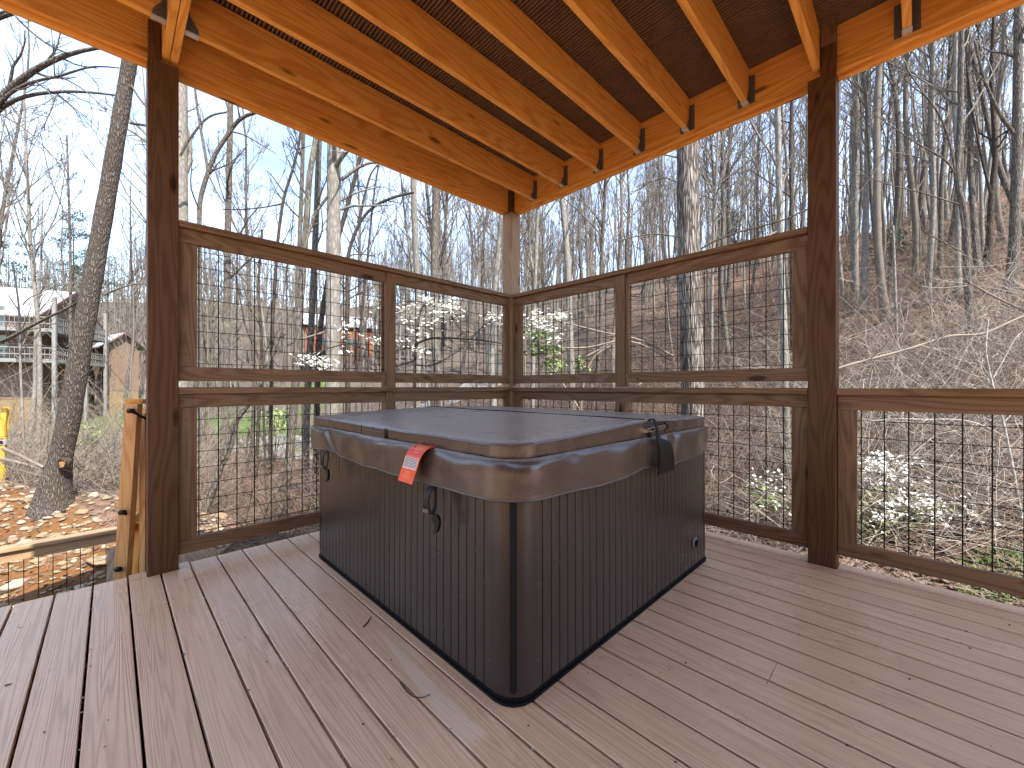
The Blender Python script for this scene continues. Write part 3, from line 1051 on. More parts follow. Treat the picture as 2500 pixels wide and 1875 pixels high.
CR = 0.10
slat_side('y', TY0, TX0 + CR, TX1 - CR, -1)
slat_side('x', TX1, TY0 + CR, TY1 - CR, 1)
slat_side('y', TY1, TX0 + CR, TX1 - CR, 1)
slat_side('x', TX0, TY0 + CR, TY1 - CR, -1)
for cx, cy_, a0 in ((TX1 - CR, TY0 + CR, -90), (TX1 - CR, TY1 - CR, 0), (TX0 + CR, TY1 - CR, 90), (TX0 + CR, TY0 + CR, 180)):
    mb = MB()
    pr = []
    for dg in (0, 6, 12, 18, 24, 30, 36, 42, 44.3, 44.6, 45.4, 45.7, 48, 54, 60, 66, 72, 78, 84, 90):
        a = math.radians(a0 + dg)
        rr_ = CR + .0015 - (.004 if 44.5 < dg < 45.5 else 0)
        pr.append((cx + rr_ * math.cos(a), cy_ + rr_ * math.sin(a)))
    vs_ = [(x, y, z) for z in (0.031, 0.80) for x, y in pr]
    n_ = len(pr)
    mb.add(vs_, [(j, j + 1, n_ + j + 1, n_ + j) for j in range(n_ - 1)])
    mb.build('corner_panel', M['tub'], tub, smooth=True)
# base strip
pr = rrect(TX0 + .004, TX1 - .004, TY0 + .004, TY1 - .004, 0.09, 4, 2)
n_ = len(pr)
mb = MB()
mb.add([(x, y, z) for z in (0.002, 0.030) for x, y in pr], [(j, (j + 1) % n_, n_ + (j + 1) % n_, n_ + j) for j in range(n_)] + [tuple(range(n_, 2 * n_))])
pr2 = rrect(TX0 - .004, TX1 + .006, TY0 - .004, TY1 + .004, 0.095, 4, 2)
mb.add([(x, y, z) for z in (0.002, 0.012) for x, y in pr2], [(j, (j + 1) % n_, n_ + (j + 1) % n_, n_ + j) for j in range(n_)] + [tuple(range(n_, 2 * n_))])
mb.build('base_tray', M['tub_base'], tub)
# shell body inside, keeps light out
MB().box(TX0 + .02, TX1 - .02, TY0 + .02, TY1 - .02, 0.05, 0.82).build('tub_shell', M['tub_base'], tub)
# drain cap on the right side
mb = MB()
c = np.array([TX1, 2.498, 0.158])
mb.tube([c + (-.002, 0, 0), c + (.006, 0, 0)], 0.036, 24)
mb.tube([c + (.006, 0, 0), c + (.010, 0, 0)], [0.036, 0.031], 24)
mb.build('drain_ring', M['galv_dark'], tub, smooth=False)
mb = MB()
mb.tube([c + (.0101, 0, 0), c + (.013, 0, 0)], 0.025, 24)
mb.obox(c + (.016, 0, 0), (.003, 0, 0), (0, .012, .012), (0, -.004, .004))
mb.build('drain_cap', M['black'], tub)
# small screw caps at panel feet
mb = MB()
for p in ((TX1 + .001, 1.075, .13), (TX1 + .001, 1.08, .40), (TX1 + .001, 1.20, .44), (TX1 + .001, 1.95, .09), (TX1 + .001, 2.6, .3)):
    mb.tube([np.array(p) - (.002, 0, 0), np.array(p) + (.0015, 0, 0)], .004, 8)
for p in ((-1.08, TY0 - .001, .13), (-1.24, TY0 - .001, .30), (-1.10, TY0 - .001, .40), (-1.35, TY0 - .001, .14), (-1.15, TY0 - .001, .5)):
    mb.tube([np.array(p) - (0, .0015, 0), np.array(p) + (0, .002, 0)], .004, 8)
mb.build('screw_cap', M['galv_dark'], tub)

# ------------------------------------------------------------------ cover
cover = empty('hot_tub_cover', ((TX0 + TX1) / 2, (TY0 + TY1) / 2, 0.85), 'brown vinyl hot tub cover with rounded corners and drooping skirt', 'tub cover')
CX0, CX1, CY0, CY1 = -2.845, -0.937, 0.932, 2.705
CB = rrect(CX0, CX1, CY0, CY1, 0.12, 10, 60)
NC = len(CB)
ctr_ = CB.mean(0)
dxy = np.roll(CB, -1, 0) - np.roll(CB, 1, 0)
dxy /= np.linalg.norm(dxy, axis=1, keepdims=True)
ON = np.stack([dxy[:, 1], -dxy[:, 0]], 1)       # outward normal
arc = np.concatenate([[0], np.cumsum(np.linalg.norm(np.diff(CB, axis=0), axis=1))])
FOLD = 1.85


def topz(y, inset):
    return 0.908 + 0.030 * np.clip(1 - np.abs(y - FOLD) / 0.92, 0, 1) + 0.003 * min(inset * 30, 1)


rings = []
wob = 0.0015 * np.sin(arc * 21) + 0.001 * np.sin(arc * 47 + 1)
wob2 = 0.002 * np.sin(arc * 6.3 + 2)
for off, z in ((-0.012, .846), (-.004, .849), (0.0, .857), (0.002, .872)):
    rings.append(np.column_stack([CB + ON * (off + wob)[:, None], np.full(NC, z)]))
for off, dz in ((0.002, -.020), (0.0045, -.0125), (0.0045, -.009), (0.001, -.006), (-.003, -.002), (-.010, 0.0)):
    rings.append(np.column_stack([CB + ON * (off + wob)[:, None], topz(CB[:, 1], 0) + dz + wob2]))
for s in (0.96, 0.86, 0.72, 0.5, 0.25, 0.08):
    q_ = ctr_ + (CB - ON * .01 - ctr_) * s
    rings.append(np.column_stack([q_, topz(q_[:, 1], .1) - 0.004 * (np.sin(q_[:, 0] * 5 + q_[:, 1] * 3) * .5 + .5) * (1 - abs(s - .5))]))
Vr = np.concatenate(rings)
nr_ = len(rings)
i_ = np.arange(NC); j_ = (i_ + 1) % NC
Q = np.concatenate([np.stack([a * NC + i_, a * NC + j_, (a + 1) * NC + j_, (a + 1) * NC + i_], 1) for a in range(nr_ - 1)])
off = root_offset(cover)
Vc = np.append(Vr, [[*ctr_, topz(ctr_[1], .1)]], 0)
T_ = np.stack([(nr_ - 1) * NC + i_, (nr_ - 1) * NC + j_, np.full(NC, nr_ * NC)], 1)
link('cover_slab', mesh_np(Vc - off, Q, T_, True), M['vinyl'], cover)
# piping round the upper edge and the fold crease
mb = MB()
pp = np.column_stack([CB + ON * .004, topz(CB[:, 1], 0) - .0105 + wob2])
pp = np.append(pp, pp[:1], 0)
mb.tube(pp, .0028, 6, False)
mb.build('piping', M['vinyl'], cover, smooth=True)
xs_ = np.linspace(CX0 + .01, CX1 - .01, 30)
mb = MB()
for s in (-1, 1):
    mb.tube([(x, FOLD + s * .006, topz(FOLD, .1) - .001 + .0008 * math.sin(x * 9)) for x in xs_], .0035, 6)
mb.build('fold_seam', M['vinyl_dark'], cover, smooth=True)

# skirt: bottom edge heights measured along the two visible sides
SL = np.array([(-2.86, .70), (-2.719, .708), (-2.467, .731), (-2.291, .712), (-2.087, .703), (-1.821, .702), (-1.598, .702), (-1.375, .707), (-1.211, .711), (-1.054, .714), (-.9, .716)])
SR = np.array([(.9, .716), (1.021, .714), (1.172, .708), (1.414, .697), (1.62, .699), (1.70, .706), (1.79, .715), (1.894, .704), (2.0, .672), (2.10, .672), (2.14, .694), (2.361, .70), (2.73, .711)])
on_left = np.abs(ON[:, 1] + 1) < 0.6
bot = np.where(CB[:, 1] < 1.0, np.interp(CB[:, 0], SL[:, 0], SL[:, 1]), np.interp(CB[:, 1], SR[:, 0], SR[:, 1]))
corner = np.clip(1 - np.hypot(CB[:, 0] - CX1, CB[:, 1] - CY0) / 0.35, 0, 1)


def fold(pos, w, sel):          # localized wrinkle
    return np.exp(-((arc - pos) / w) ** 2) * sel


# arc position of useful points
def arc_at(x, y): return arc[np.argmin(np.hypot(CB[:, 0] - x, CB[:, 1] - y))]


a_h = arc_at(CX1, 1.93)
a_k = arc_at(CX1, 2.10)
a_1 = arc_at(-2.42, CY0)
a_2 = arc_at(-2.0, CY0)
a_3 = arc_at(-1.3, CY0)
a_4 = arc_at(CX1, 1.25)
rings = []
prof = [(0.002, .856, 0), (0.009, .853, .2), (0.018, .845, .5), (0.024, .831, .8), (0.026, .810, .95), (0.025, .785, .9), (0.022, .755, .8), (0.020, .728, .65), (0.018, None, .6), (0.020, -1, .6)]
for off_, z, wgt in prof:
    f_ = 1.0 - .35 * np.exp(-((arc - a_h) / .10) ** 2) * wgt
    bulge = off_ * f_
    bulge = bulge + wgt * (0.006 * np.sin(arc * 9 + 1.0) * (1 - corner) + .004 * np.sin(arc * 23 + 4 * wgt))
    tz = 0 if z is None or z < 0 else (z - .7) / .16
    bulge -= wgt * .018 * np.exp(-((arc - a_k - .10 * (tz - .5)) / .035) ** 2)
    bulge += wgt * .020 * np.exp(-((arc - a_k + .07) / .03) ** 2)
    bulge -= wgt * .018 * np.exp(-((arc - a_1 + .12 * (tz - .5)) / .04) ** 2)
    bulge += wgt * .010 * np.exp(-((arc - a_1 - .10 - .15 * tz) / .05) ** 2)
    bulge += wgt * .009 * np.exp(-((arc - a_2 - .2 * tz) / .06) ** 2) - wgt * .008 * np.exp(-((arc - a_2 - .13 - .15 * tz) / .05) ** 2)
    bulge += wgt * .008 * np.exp(-((arc - a_4 + .45 * (tz - .5)) / .06) ** 2)
    bulge -= wgt * .010 * np.exp(-((arc - a_4 - .16 + .5 * (tz - .5)) / .05) ** 2)
    if z is None: zz_ = bot + .002
    elif z < 0: zz_ = bot - .002
    else:
        u = (z - .7) / .156
        zz_ = bot + (0.856 - bot) * u + .003 * wgt * np.sin(arc * 7)
    rings.append(np.column_stack([CB + ON * bulge[:, None], zz_]))
Vr = np.concatenate(rings)
nr_ = len(rings)
Q = np.concatenate([np.stack([a * NC + i_, (a + 1) * NC + i_, (a + 1) * NC + j_, a * NC + j_], 1) for a in range(nr_ - 1)])
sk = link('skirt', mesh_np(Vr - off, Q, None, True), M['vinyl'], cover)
sm = sk.modifiers.new('solid', 'SOLIDIFY'); sm.thickness = .003; sm.offset = -1
ss = sk.modifiers.new('sub', 'SUBSURF'); ss.levels = 1; ss.render_levels = 1
SK = rings[-1]
mb = MB()
pp = np.append(SK, SK[:1], 0) + (0, 0, .003)
mb.tube(pp, .0035, 5, False)
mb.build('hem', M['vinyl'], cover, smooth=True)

# handle pocket on the left side
mb = MB()
mb.box(-2.040, -1.797, CY0 - .0065, CY0 + .003, .852, .898)
mb.box(-2.032, -1.806, CY0 - .0100, CY0 - .0060, .871, .883)
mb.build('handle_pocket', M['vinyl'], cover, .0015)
mb = MB()
for x in (-2.043, -1.794, -1.775):
    mb.box(x - .0015, x + .0015, CY0 - .0072, CY0, .850, .902)
for z in (.8985, .858):
    mb.tube([(-1.915, CY0 - .004, z), (-1.915, CY0 - .0085, z)], .0025, 6)
mb.build('pocket_seam', M['vinyl_dark'], cover)
# chrome lifter bar with loop strap and dark flap on the right side
mb = MB()
mb.tube([(CX1 + .012, 1.812, .890), (CX1 + .016, 2.026, .897)], .011, 16)
mb.build('lifter_bar', M['chrome'], cover, smooth=False)
mb = MB()
mb.tube([(CX1 + .014, 2.020, .8965), (CX1 + .016, 2.030, .897)], .016, 16)
ar = [(CX1 + .006, 2.036 + .016 * math.cos(a), .893 + .028 * math.sin(a)) for a in np.radians(np.linspace(-80, 80, 10))]
mb.tube(ar, .0025, 6)
mb.build('bar_eyelet', M['vinyl_dark'], cover, smooth=True)


def ribbon(mb, pts, width_dir, w, th=.0022):
    """flat strip of width w(t) following pts"""
    pts = np.asarray(pts, float); wd = np.asarray(width_dir, float)
    n_ = len(pts)
    w = np.broadcast_to(w, (n_,))
    T = np.gradient(pts, axis=0); T /= np.linalg.norm(T, axis=1, keepdims=True)
    N_ = np.cross(T, wd); N_ /= np.linalg.norm(N_, axis=1, keepdims=True)
    vs_ = []
    for i in range(n_):
        for a, b in ((-1, -1), (1, -1), (1, 1), (-1, 1)):
            vs_.append(pts[i] + wd * w[i] / 2 * a + N_[i] * th * b)
    fs = []
    for i in range(n_ - 1):
        for j in range(4):
            fs.append((i * 4 + j, i * 4 + (j + 1) % 4, (i + 1) * 4 + (j + 1) % 4, (i + 1) * 4 + j))
    fs += [(3, 2, 1, 0), tuple((n_ - 1) * 4 + j for j in range(4))]
    mb.add(vs_, fs)


mb = MB()
yd = np.array([0, 1.0, 0])
base_x = CX1
loop = [(base_x + .008, 1.872, .835), (base_x + .004, 1.870, .872), (base_x + .0, 1.872, .905), (base_x - .004, 1.877, .935), (base_x + .006, 1.884, .950), (base_x + .022, 1.888, .942),
        (base_x + .034, 1.890, .905), (base_x + .036, 1.890, .870), (base_x + .044, 1.892, .842)]
ribbon(mb, resample(loop, 20), yd, np.interp(np.linspace(0, 1, 20), [0, .5, .8, 1], [.03, .026, .022, .045]))
fl = [(base_x + .044, 1.892, .846), (base_x + .056, 1.93, .826), (base_x + .060, 1.945, .77), (base_x + .054, 1.955, .72), (base_x + .048, 1.962, .675)]
ribbon(mb, resample(fl, 14), yd, np.interp(np.linspace(0, 1, 14), [0, .22, .3, 1], [.05, .125, .135, .185]))
mb.build('lock_flap', M['vinyl_dark'], cover, smooth=False)


# clip straps on the left side
def clip_strap(x, z, out, s):
    mb = MB()
    y0 = CY0 - .03
    xd = np.array([1.0, 0, 0])
    pts = [(x, y0, z), (x - .002, y0 - out * .6, z - .012), (x + .002, y0 - out, z - .05), (x + .010, y0 - out * .9, z - .085), (x + .022, y0 - out * .45, z - .105)]
    ribbon(mb, resample(pts, 12), xd, .030 * s, .0022)
    pts = [(x + .004, y0 + .004, z), (x + .012, y0 + .006, z - .04), (x + .016, y0 - .004, z - .08), (x + .022, y0 - out * .4, z - .105)]
    ribbon(mb, resample(pts, 10), xd, .014 * s, .0016)
    mb.build('strap', M['strap'], cover, smooth=False)
    mb = MB()
    mb.obox((x + .006, y0 - out * .95, z - .088), (.014 * s, 0, .002), (0, .006, 0), (0, 0, .007))
    mb.build('buckle', M['galv_dark'], cover, .002)
    mb = MB()
    cx, cy_, cz = x + .03, y0 - out * .35, z - .118
    pl = [(0, .012), (.014, .016), (.026, .008), (.03, -.006), (.026, -.022), (.018, -.036), (.004, -.044), (-.004, -.038), (.002, -.030), (.006, -.018), (-.004, -.010), (-.010, .002)]
    n_ = len(pl)
    vs_ = [(cx + a * s, cy_ + d, cz + b * s) for d in (-.006, .006) for a, b in pl]
    mb.add(vs_, [tuple(range(n_)), tuple(range(n_, 2 * n_))[::-1]] + [(i, n_ + i, n_ + (i + 1) % n_, (i + 1) % n_) for i in range(n_)])
    for k_ in range(3):
        mb.tube([(cx + .004, cy_, cz - .038), (cx - .008 + .005 * k_, cy_ - .004, cz - .052 - .002 * k_)], .0022, 5)
    mb.build('clip', M['black'], cover, .001)


clip_strap(-2.455, 0.724, .030, 1.2)
clip_strap(-1.352, 0.708, .036, 1.25)

# orange warning tag hanging over the skirt
wt = empty('warning_tag', (-1.46, CY0 - .05, .71), 'orange and red warning tag with white text block on tub cover', 'warning tag')
mb = MB()
tp = resample([(-1.430, CY0 + .000, .858), (-1.432, CY0 - .020, .860), (-1.440, CY0 - .046, .846), (-1.455, CY0 - .058, .815), (-1.472, CY0 - .060, .775), (-1.490, CY0 - .064, .735), (-1.497, CY0 - .070, .706)], 22)
wdir = np.array([1.0, 0, 0])
ribbon(mb, tp, wdir, .112, .0008)
o = mb.build('tag_sheet', M['tag'], wt)
cuts = lambda a, b: tp[int(a * 21):int(b * 21) + 1] + np.array([0, -.0016, 0])


def tag_patch(name, a, b, w, mat, dx=0.0, lift=.0018):
    m_ = MB()
    seg = resample(np.stack([np.array([np.interp(u * 21, range(22), tp[:, i]) for i in range(3)]) for u in np.linspace(a, b, 8)]), 8) + np.array([dx, -lift, lift * .3])
    ribbon(m_, seg, wdir, w, .0004)
    return m_.build(name, mat, wt)


tag_patch('red_panel', .05, .40, .100, M['tag_red'])
tag_patch('text_block', .44, .70, .100, M['tag_white'])
for i in range(7):
    u = .455 + .033 * i
    tag_patch('text_line', u, u + .012, .090, M['tag_ink'], 0, .0026)
for u, w, dx in ((.14, .055, .015), (.19, .06, .012), (.235, .06, .012), (.30, .035, .01)):
    tag_patch('text_line', u, u + .014, w, M['tag_pale'], dx, .0026)
for u, w in ((.76, .05), (.80, .035), (.85, .05), (.89, .06)):
    tag_patch('text_line', u, u + .010, w, M['tag_pale'], 0, .0018)
mb = MB()
pc = np.array([np.interp(.19 * 21, range(22), tp[:, i]) for i in range(3)]) + (-.03, -.003, .0012)
mb.add([pc + (-.009, 0.002, -.006), pc + (.009, 0.002, -.006), pc + (0, -.003, .010)], [(0, 1, 2)])
mb.build('warning_triangle', M['tag_ink'], wt)

# ------------------------------------------------------------------ gate leaning beside the left post, stair tread below it
MB().box(-4.6, -3.29, -0.02, 0.60, -0.24, -0.20).build('stair_tread', M['treat_x'])
tag(bpy.data.objects['stair_tread'], kind='structure')
gate = empty('gate', (-3.6, 0.2, -0.2), 'loose orange wooden gate frame with black hooks leaning beside the left post', 'gate')


def plank(p0, p1, wdir, w, th, name, mat, parent, bev=.002):
    p0, p1 = np.asarray(p0, float), np.asarray(p1, float)
    ax = (p1 - p0) / 2
    wd = np.asarray(wdir, float); wd = wd - ax * (wd @ ax) / (ax @ ax); wd /= np.linalg.norm(wd)
    n = np.cross(ax, wd); n /= np.linalg.norm(n)
    return MB().obox((p0 + p1) / 2, ax, wd * w / 2, n * th / 2).build(name, mat, parent, bev)


rv = np.array([*R2, 0.0])
xv = np.array([1.0, 0, 0])
A0, A1 = P(295, 1480, 2.50), P(327, 985, 2.50)
B0, B1 = P(326, 1400, 2.80), P(352, 996, 2.80)
plank(A0, A1, rv, .078, .038, 'stile', M['gate'], gate)
plank(B0, B1, rv, .060, .038, 'stile', M['gate'], gate)
plank(A1 + (0, 0, .012), P(368, 984, 2.78) + (0, 0, .012), rv, .085, .03, 'top_rail', M['pine_x'], gate)
plank(P(305, 1290, 2.52), P(338, 1262, 2.78), (0, 0, 1), .085, .036, 'mid_rail', M['pine_x'], gate)
plank(P(334, 1420, 2.62), P(340, 1275, 2.62), rv, .040, .03, 'brace', M['pine_z'], gate)
plank(P(352, 1420, 2.50), P(352, 1010, 2.60), rv, .036, .03, 'brace', M['gate'], gate)
for (a, b) in (((321, 1003), (362, 1024)), ((300, 1251), (328, 1262)), ((290, 1390), (312, 1388))):
    mb = MB()
    p, q_ = P(*a, 2.46), P(*b, 2.54)
    mb.tube([p, (p + q_) / 2 + (0, 0, -.004), q_], [.010, .007, .009], 8)
    mb.tube([p - rv * .016, p + rv * .010], [.016, .014], 10)
    mb.build('hook', M['black'], gate, smooth=True)

# ------------------------------------------------------------------ yellow ladder at the left edge
TL = 7.3
lad = empty('ladder', gp(-20, TL), 'yellow ladder with grey feet standing on the dirt at the left edge', 'ladder')
for s, px in ((0, 10), (1, -52)):
    zg = ground_z(*P(px, 1150, TL)[:2])[0]
    b0, b1 = P(px - 8, 1145, TL), P(px + 3, 994, TL)
    b0[2] = zg + .05
    r_ = plank(b0, b1, rv, .105, .045, 'rail', M['yellow'], lad, .004)
    plank(b0 - (0, 0, .06), b0 + (0, 0, .03), rv, .20, .10, 'foot', M['alu'], lad, .006)
    m_ = b0 * .42 + b1 * .58
    plank(m_ - (0, 0, .045), m_ + (0, 0, .045), rv, .15, .07, 'lock_bracket', M['alu'], lad, .004)
    plank(m_ - (0, 0, .03) - [*(V2 * .04), 0], m_ + (0, 0, .03) - [*(V2 * .04), 0], rv, .07, .02, 'lock_plate', M['black'], lad, .002)
    plank(m_ + (0, 0, .045), m_ + (0, 0, .075), rv, .06, .05, 'lock_button', M['red'], lad, .004)
for zf in (.25, .6, .95):
    a = P(2 + 8 * (zf - .5), 1145 - 150 * zf, TL)
    plank(a, a - rv * .45, (0, 0, 1), .03, .05, 'rung', M['alu'], lad)

# ------------------------------------------------------------------ stones on the clay
g = np.random.default_rng(11)
ico_v, ico_f = [], []
phi = (1 + 5 ** .5) / 2
iv = np.array([(-1, phi, 0), (1, phi, 0), (-1, -phi, 0), (1, -phi, 0), (0, -1, phi), (0, 1, phi), (0, -1, -phi), (0, 1, -phi), (phi, 0, -1), (phi, 0, 1), (-phi, 0, -1), (-phi, 0, 1)], float)
iv /= np.linalg.norm(iv[0])
if_ = [(0, 11, 5), (0, 5, 1), (0, 1, 7), (0, 7, 10), (0, 10, 11), (1, 5, 9), (5, 11, 4), (11, 10, 2), (10, 7, 6), (7, 1, 8), (3, 9, 4), (3, 4, 2), (3, 2, 6), (3, 6, 8), (3, 8, 9), (4, 9, 5), (2, 4, 11), (6, 2, 10), (8, 6, 7), (9, 8, 1)]
vl = [tuple(p) for p in iv]
cache = {}


def midp(a, b):
    kx = (min(a, b), max(a, b))
    if kx not in cache:
        p = (np.array(vl[a]) + np.array(vl[b])) / 2
        vl.append(tuple(p / np.linalg.norm(p)))
        cache[kx] = len(vl) - 1
    return cache[kx]


f2 = []
for a, b, c in if_:
    ab, bc, ca = midp(a, b), midp(b, c), midp(c, a)
    f2 += [(a, ab, ca), (b, bc, ab), (c, ca, bc), (ab, bc, ca)]
IV, IF = np.array(vl), np.array(f2)


def stones(n, pxr, tr, size, name, mat, seed):
    g = np.random.default_rng(seed)
    V, F = [], []
    cnt = 0
    for _ in range(n):
        px = g.uniform(*pxr); t = tr[0] + (tr[1] - tr[0]) * g.uniform() ** .8
        p = gp(px, t)
        if p[0] > -3.35 and p[1] < 3.3: continue
        s = size[0] * math.exp(g.normal() * size[1])
        s = min(s, size[2])
        sc = np.array([1, g.uniform(.55, .95), g.uniform(.25, .5)]) * s
        v = IV * (1 + g.normal(size=(len(IV), 1)) * .13) * sc
        a = g.uniform(0, 6.3); ca, sa = math.cos(a), math.sin(a)
        ti = g.normal() * .25
        v = v @ np.array([[1, 0, 0], [0, math.cos(ti), math.sin(ti)], [0, -math.sin(ti), math.cos(ti)]]).T
        v = v @ np.array([[ca, -sa, 0], [sa, ca, 0], [0, 0, 1]]).T
        V.append(v + p + (0, 0, s * .1)); F.append(IF + cnt); cnt += len(IV)
    return tag(link(name, mesh_np(np.concatenate(V), None, np.concatenate(F), True), mat), kind='stuff')


M['stone_pale'] = plain('stone_pale', (0.310, 0.259, 0.191), 0.75, var=0.3, bs=3.0)
tag(stones(1500, (-250, 560), (2.6, 7.0), (.035, .55, .16), 'stones', M['stone'], 3), 'tan stones strewn over the orange clay left of the deck', 'stones')
tag(stones(650, (-250, 560), (2.6, 7.0), (.032, .55, .13), 'stones', M['stone_pale'], 4), 'whitish stones strewn over the orange clay left of the deck', 'stones')

# ------------------------------------------------------------------ trees placed where they stand
TREES = 0


def flare(R, k=1.35, n=3):
    R = np.array(R, float)
    for i in range(n): R[i] *= 1 + (k - 1) * (1 - i / n) ** 1.5
    return R


def hand_tree(name, label, cat, t, pts, w0, w1, mat='bark_grey', limbs=(), auto=(6, 0.45, 0.98), top=None, group=None, seed=1, sides=14, twr=0.0045, sub=(4, 4), ground=True, autolen=0.22, ang=(30, 65), up=.12, flk=1.4):
    """trunk through photo pixels at depth t; widths in photo pixels"""
    g = np.random.default_rng(seed)
    depth = (lambda i: t) if np.isscalar(t) else (lambda i: t[i])
    tp = [P(x, y, depth(i)) for i, (x, y) in enumerate(pts)]
    ca = lambda x: math.cos(math.atan((x - 1250) / FPX))     # a round trunk far off axis projects wider than it is
    s0 = depth(0) / FPX * ca(float(np.mean([q[0] for q in pts])))
    base = tp[0].copy()
    if ground:
        base[2] = ground_z(base[0], base[1])[0] - .12
        if base[2] < tp[0][2] - .05: tp = [base] + tp
        else: tp[0] = base
    if top: tp.append(tp[-1] + np.array([top[0] * R2[0], top[0] * R2[1], top[1]]))
    n = max(16, len(tp) * 5)
    C_ = resample(tp, n)
    Rr = np.linspace(w0 * s0 / 2, w1 * s0 / 2, n)
    Rr = Rr * (1 + .03 * np.sin(np.arange(n) * 1.7 + seed))
    if ground: Rr = flare(Rr, flk, 4)
    org = C_[0].copy()
    root = empty(name, org, label, cat, group)
    bt = Bag(); bt.add(C_[None] - org, Rr[None], sides)
    link('trunk', bt.mesh('trunk'), M[mat], root)
    bb = Bag()
    Ls = []
    for li in limbs:
        lp, lw0, lw1 = li[:3]
        tl = li[3] if len(li) > 3 else depth(0)
        td = li[4] if len(li) > 4 else tl
        ts_ = np.linspace(tl, td, len(lp))
        lpw = resample([P(x, y, tt) for (x, y), tt in zip(lp, ts_)], 14)
        cl_ = ca(float(np.mean([q[0] for q in lp])))
        lr = np.linspace(lw0 * tl / FPX / 2 * cl_, lw1 * td / FPX / 2 * cl_, 14)
        Ls.append((lpw, lr))
    if Ls:
        LP, LR = np.stack([a for a, b in Ls]), np.stack([b for a, b in Ls])
        bb.add(LP - org, LR, 8)
        S1, R1 = grow(LP, LR, sub[0], .25, 1, (25, 60), .35, .5, 6, g, up * .7, .14)
        bb.add(S1 - org, np.maximum(R1, twr), 5)
        S2, R2_ = grow(S1, R1, sub[1], .2, 1, (25, 55), .5, .55, 5, g, up * .5, .14)
        bb.add(S2 - org, np.maximum(R2_, twr * .8), 3)
    if auto[0]:
        A, AR = grow(C_[None], Rr[None], auto[0], auto[1], auto[2], ang, autolen, .42, 8, g, up, .12)
        bb.add(A - org, AR, 6)
        S1, R1 = grow(A, AR, 5, .25, 1, (25, 60), .45, .5, 6, g, up * .6, .13)
        bb.add(S1 - org, np.maximum(R1, twr), 4)
        S2, R2_ = grow(S1, R1, 4, .2, 1, (25, 55), .5, .55, 4, g, up * .5, .14)
        bb.add(S2 - org, np.maximum(R2_, twr * .8), 3)
    if bb.v:
        link('branches', bb.mesh('branches'), M[mat if mat not in ('bark_ridged', 'bark_oak') else 'bark_grey'], root)
    return root


# big leaning oak on the left
oak = hand_tree('leaning_tree', 'thick leaning tree with scaly grey bark and a sawn limb scar rising from the dirt', 'tree', 5.9,
                [(128, 1215), (150, 1110), (173, 1002), (205, 800), (236, 625), (275, 400), (320, 130), (352, -60), (385, -320), (400, -600)], 64, 24, 'bark_oak',
                limbs=[([(318, 300), (380, 310), (440, 335)], 10, 4), ([(255, 720), (300, 700), (350, 690), (420, 705)], 6, 2),
                       ([(310, 190), (345, 250), (400, 300), (430, 380)], 7, 3)], auto=(7, .7, .98), seed=3, sides=28, flk=2.0)
# scar
sc_c = P(151, 1132, 5.765)
cam_d = np.array([*V2, 0])
ringp = [(math.cos(a) * (1 + .22 * math.sin(3 * a)), math.sin(a) * (1 + .1 * math.cos(2 * a))) for a in np.linspace(0, 2 * math.pi, 18, endpoint=False)]


def scar_rings(rows, name, mat):
    mb = MB()
    vs_ = []
    for sc_, dd in rows:
        vs_ += [sc_c + rv * a * .052 * sc_ + np.array([0, 0, 1]) * b * .062 * sc_ + cam_d * dd for a, b in ringp]
    fs = []
    for r_i in range(len(rows) - 1):
        for j in range(18):
            fs.append((r_i * 18 + j, r_i * 18 + (j + 1) % 18, (r_i + 1) * 18 + (j + 1) % 18, (r_i + 1) * 18 + j))
    fs.append(tuple((len(rows) - 1) * 18 + j for j in range(18)))
    mb.add(vs_, fs)
    return mb.build(name, mat, oak)


scar_rings(((1.5, .06), (1.25, .002), (1.05, -.010), (.88, -.004), (.86, .02)), 'scar_rim', M['bark_dark'])
o = scar_rings(((.87, .012), (.86, .006), (.5, .010), (.2, .008)), 'limb_scar', M['cutwood'])
tag(o, 'fresh orange sawn limb scar')

hand_tree('overhanging_tree', 'tree at the upper left edge whose thick dark limbs arch into the sky', 'tree', 7.0,
          [(-170, 1100), (-150, 800), (-120, 500), (-60, 330), (-90, 100), (-120, -250)], 60, 34, 'bark_grey',
          limbs=[([(-60, 330), (-10, 250), (35, 205), (80, 172), (130, 145), (190, 124), (262, 112), (300, 116)], 30, 7, 6.8, 6.4),
                 ([(-50, 300), (30, 218), (80, 196), (150, 188), (185, 172), (215, 160), (250, 160), (290, 166)], 13, 4, 6.7, 6.3),
                 ([(-60, 330), (0, 262), (40, 238), (110, 225), (190, 222), (250, 228), (300, 235)], 16, 6, 6.9, 6.4),
                 ([(-40, 60), (20, 15), (45, 50), (90, 90), (130, 118), (165, 130)], 8, 6, 6.6, 6.5),
                 ([(-80, 80), (0, 42), (40, 30), (90, 22)], 20, 9, 6.7, 6.6),
                 ([(-60, 240), (10, 285), (60, 310), (110, 360), (165, 420), (165, 480)], 5, 3, 6.7, 6.2),
                 ([(155, 190), (200, 215), (235, 245), (245, 255), (275, 290)], 5, 2, 6.4, 6.2),
                 ([(138, 230), (125, 270), (105, 310), (95, 340)], 4, 2, 6.5, 6.3),
                 ([(-150, 900), (-60, 860), (30, 824), (80, 793), (125, 770), (189, 744), (235, 700)], 15, 6, 6.8, 5.9)],
          auto=(0, 0, 0), seed=5, sides=18, sub=(6, 5), ground=True, up=.06)

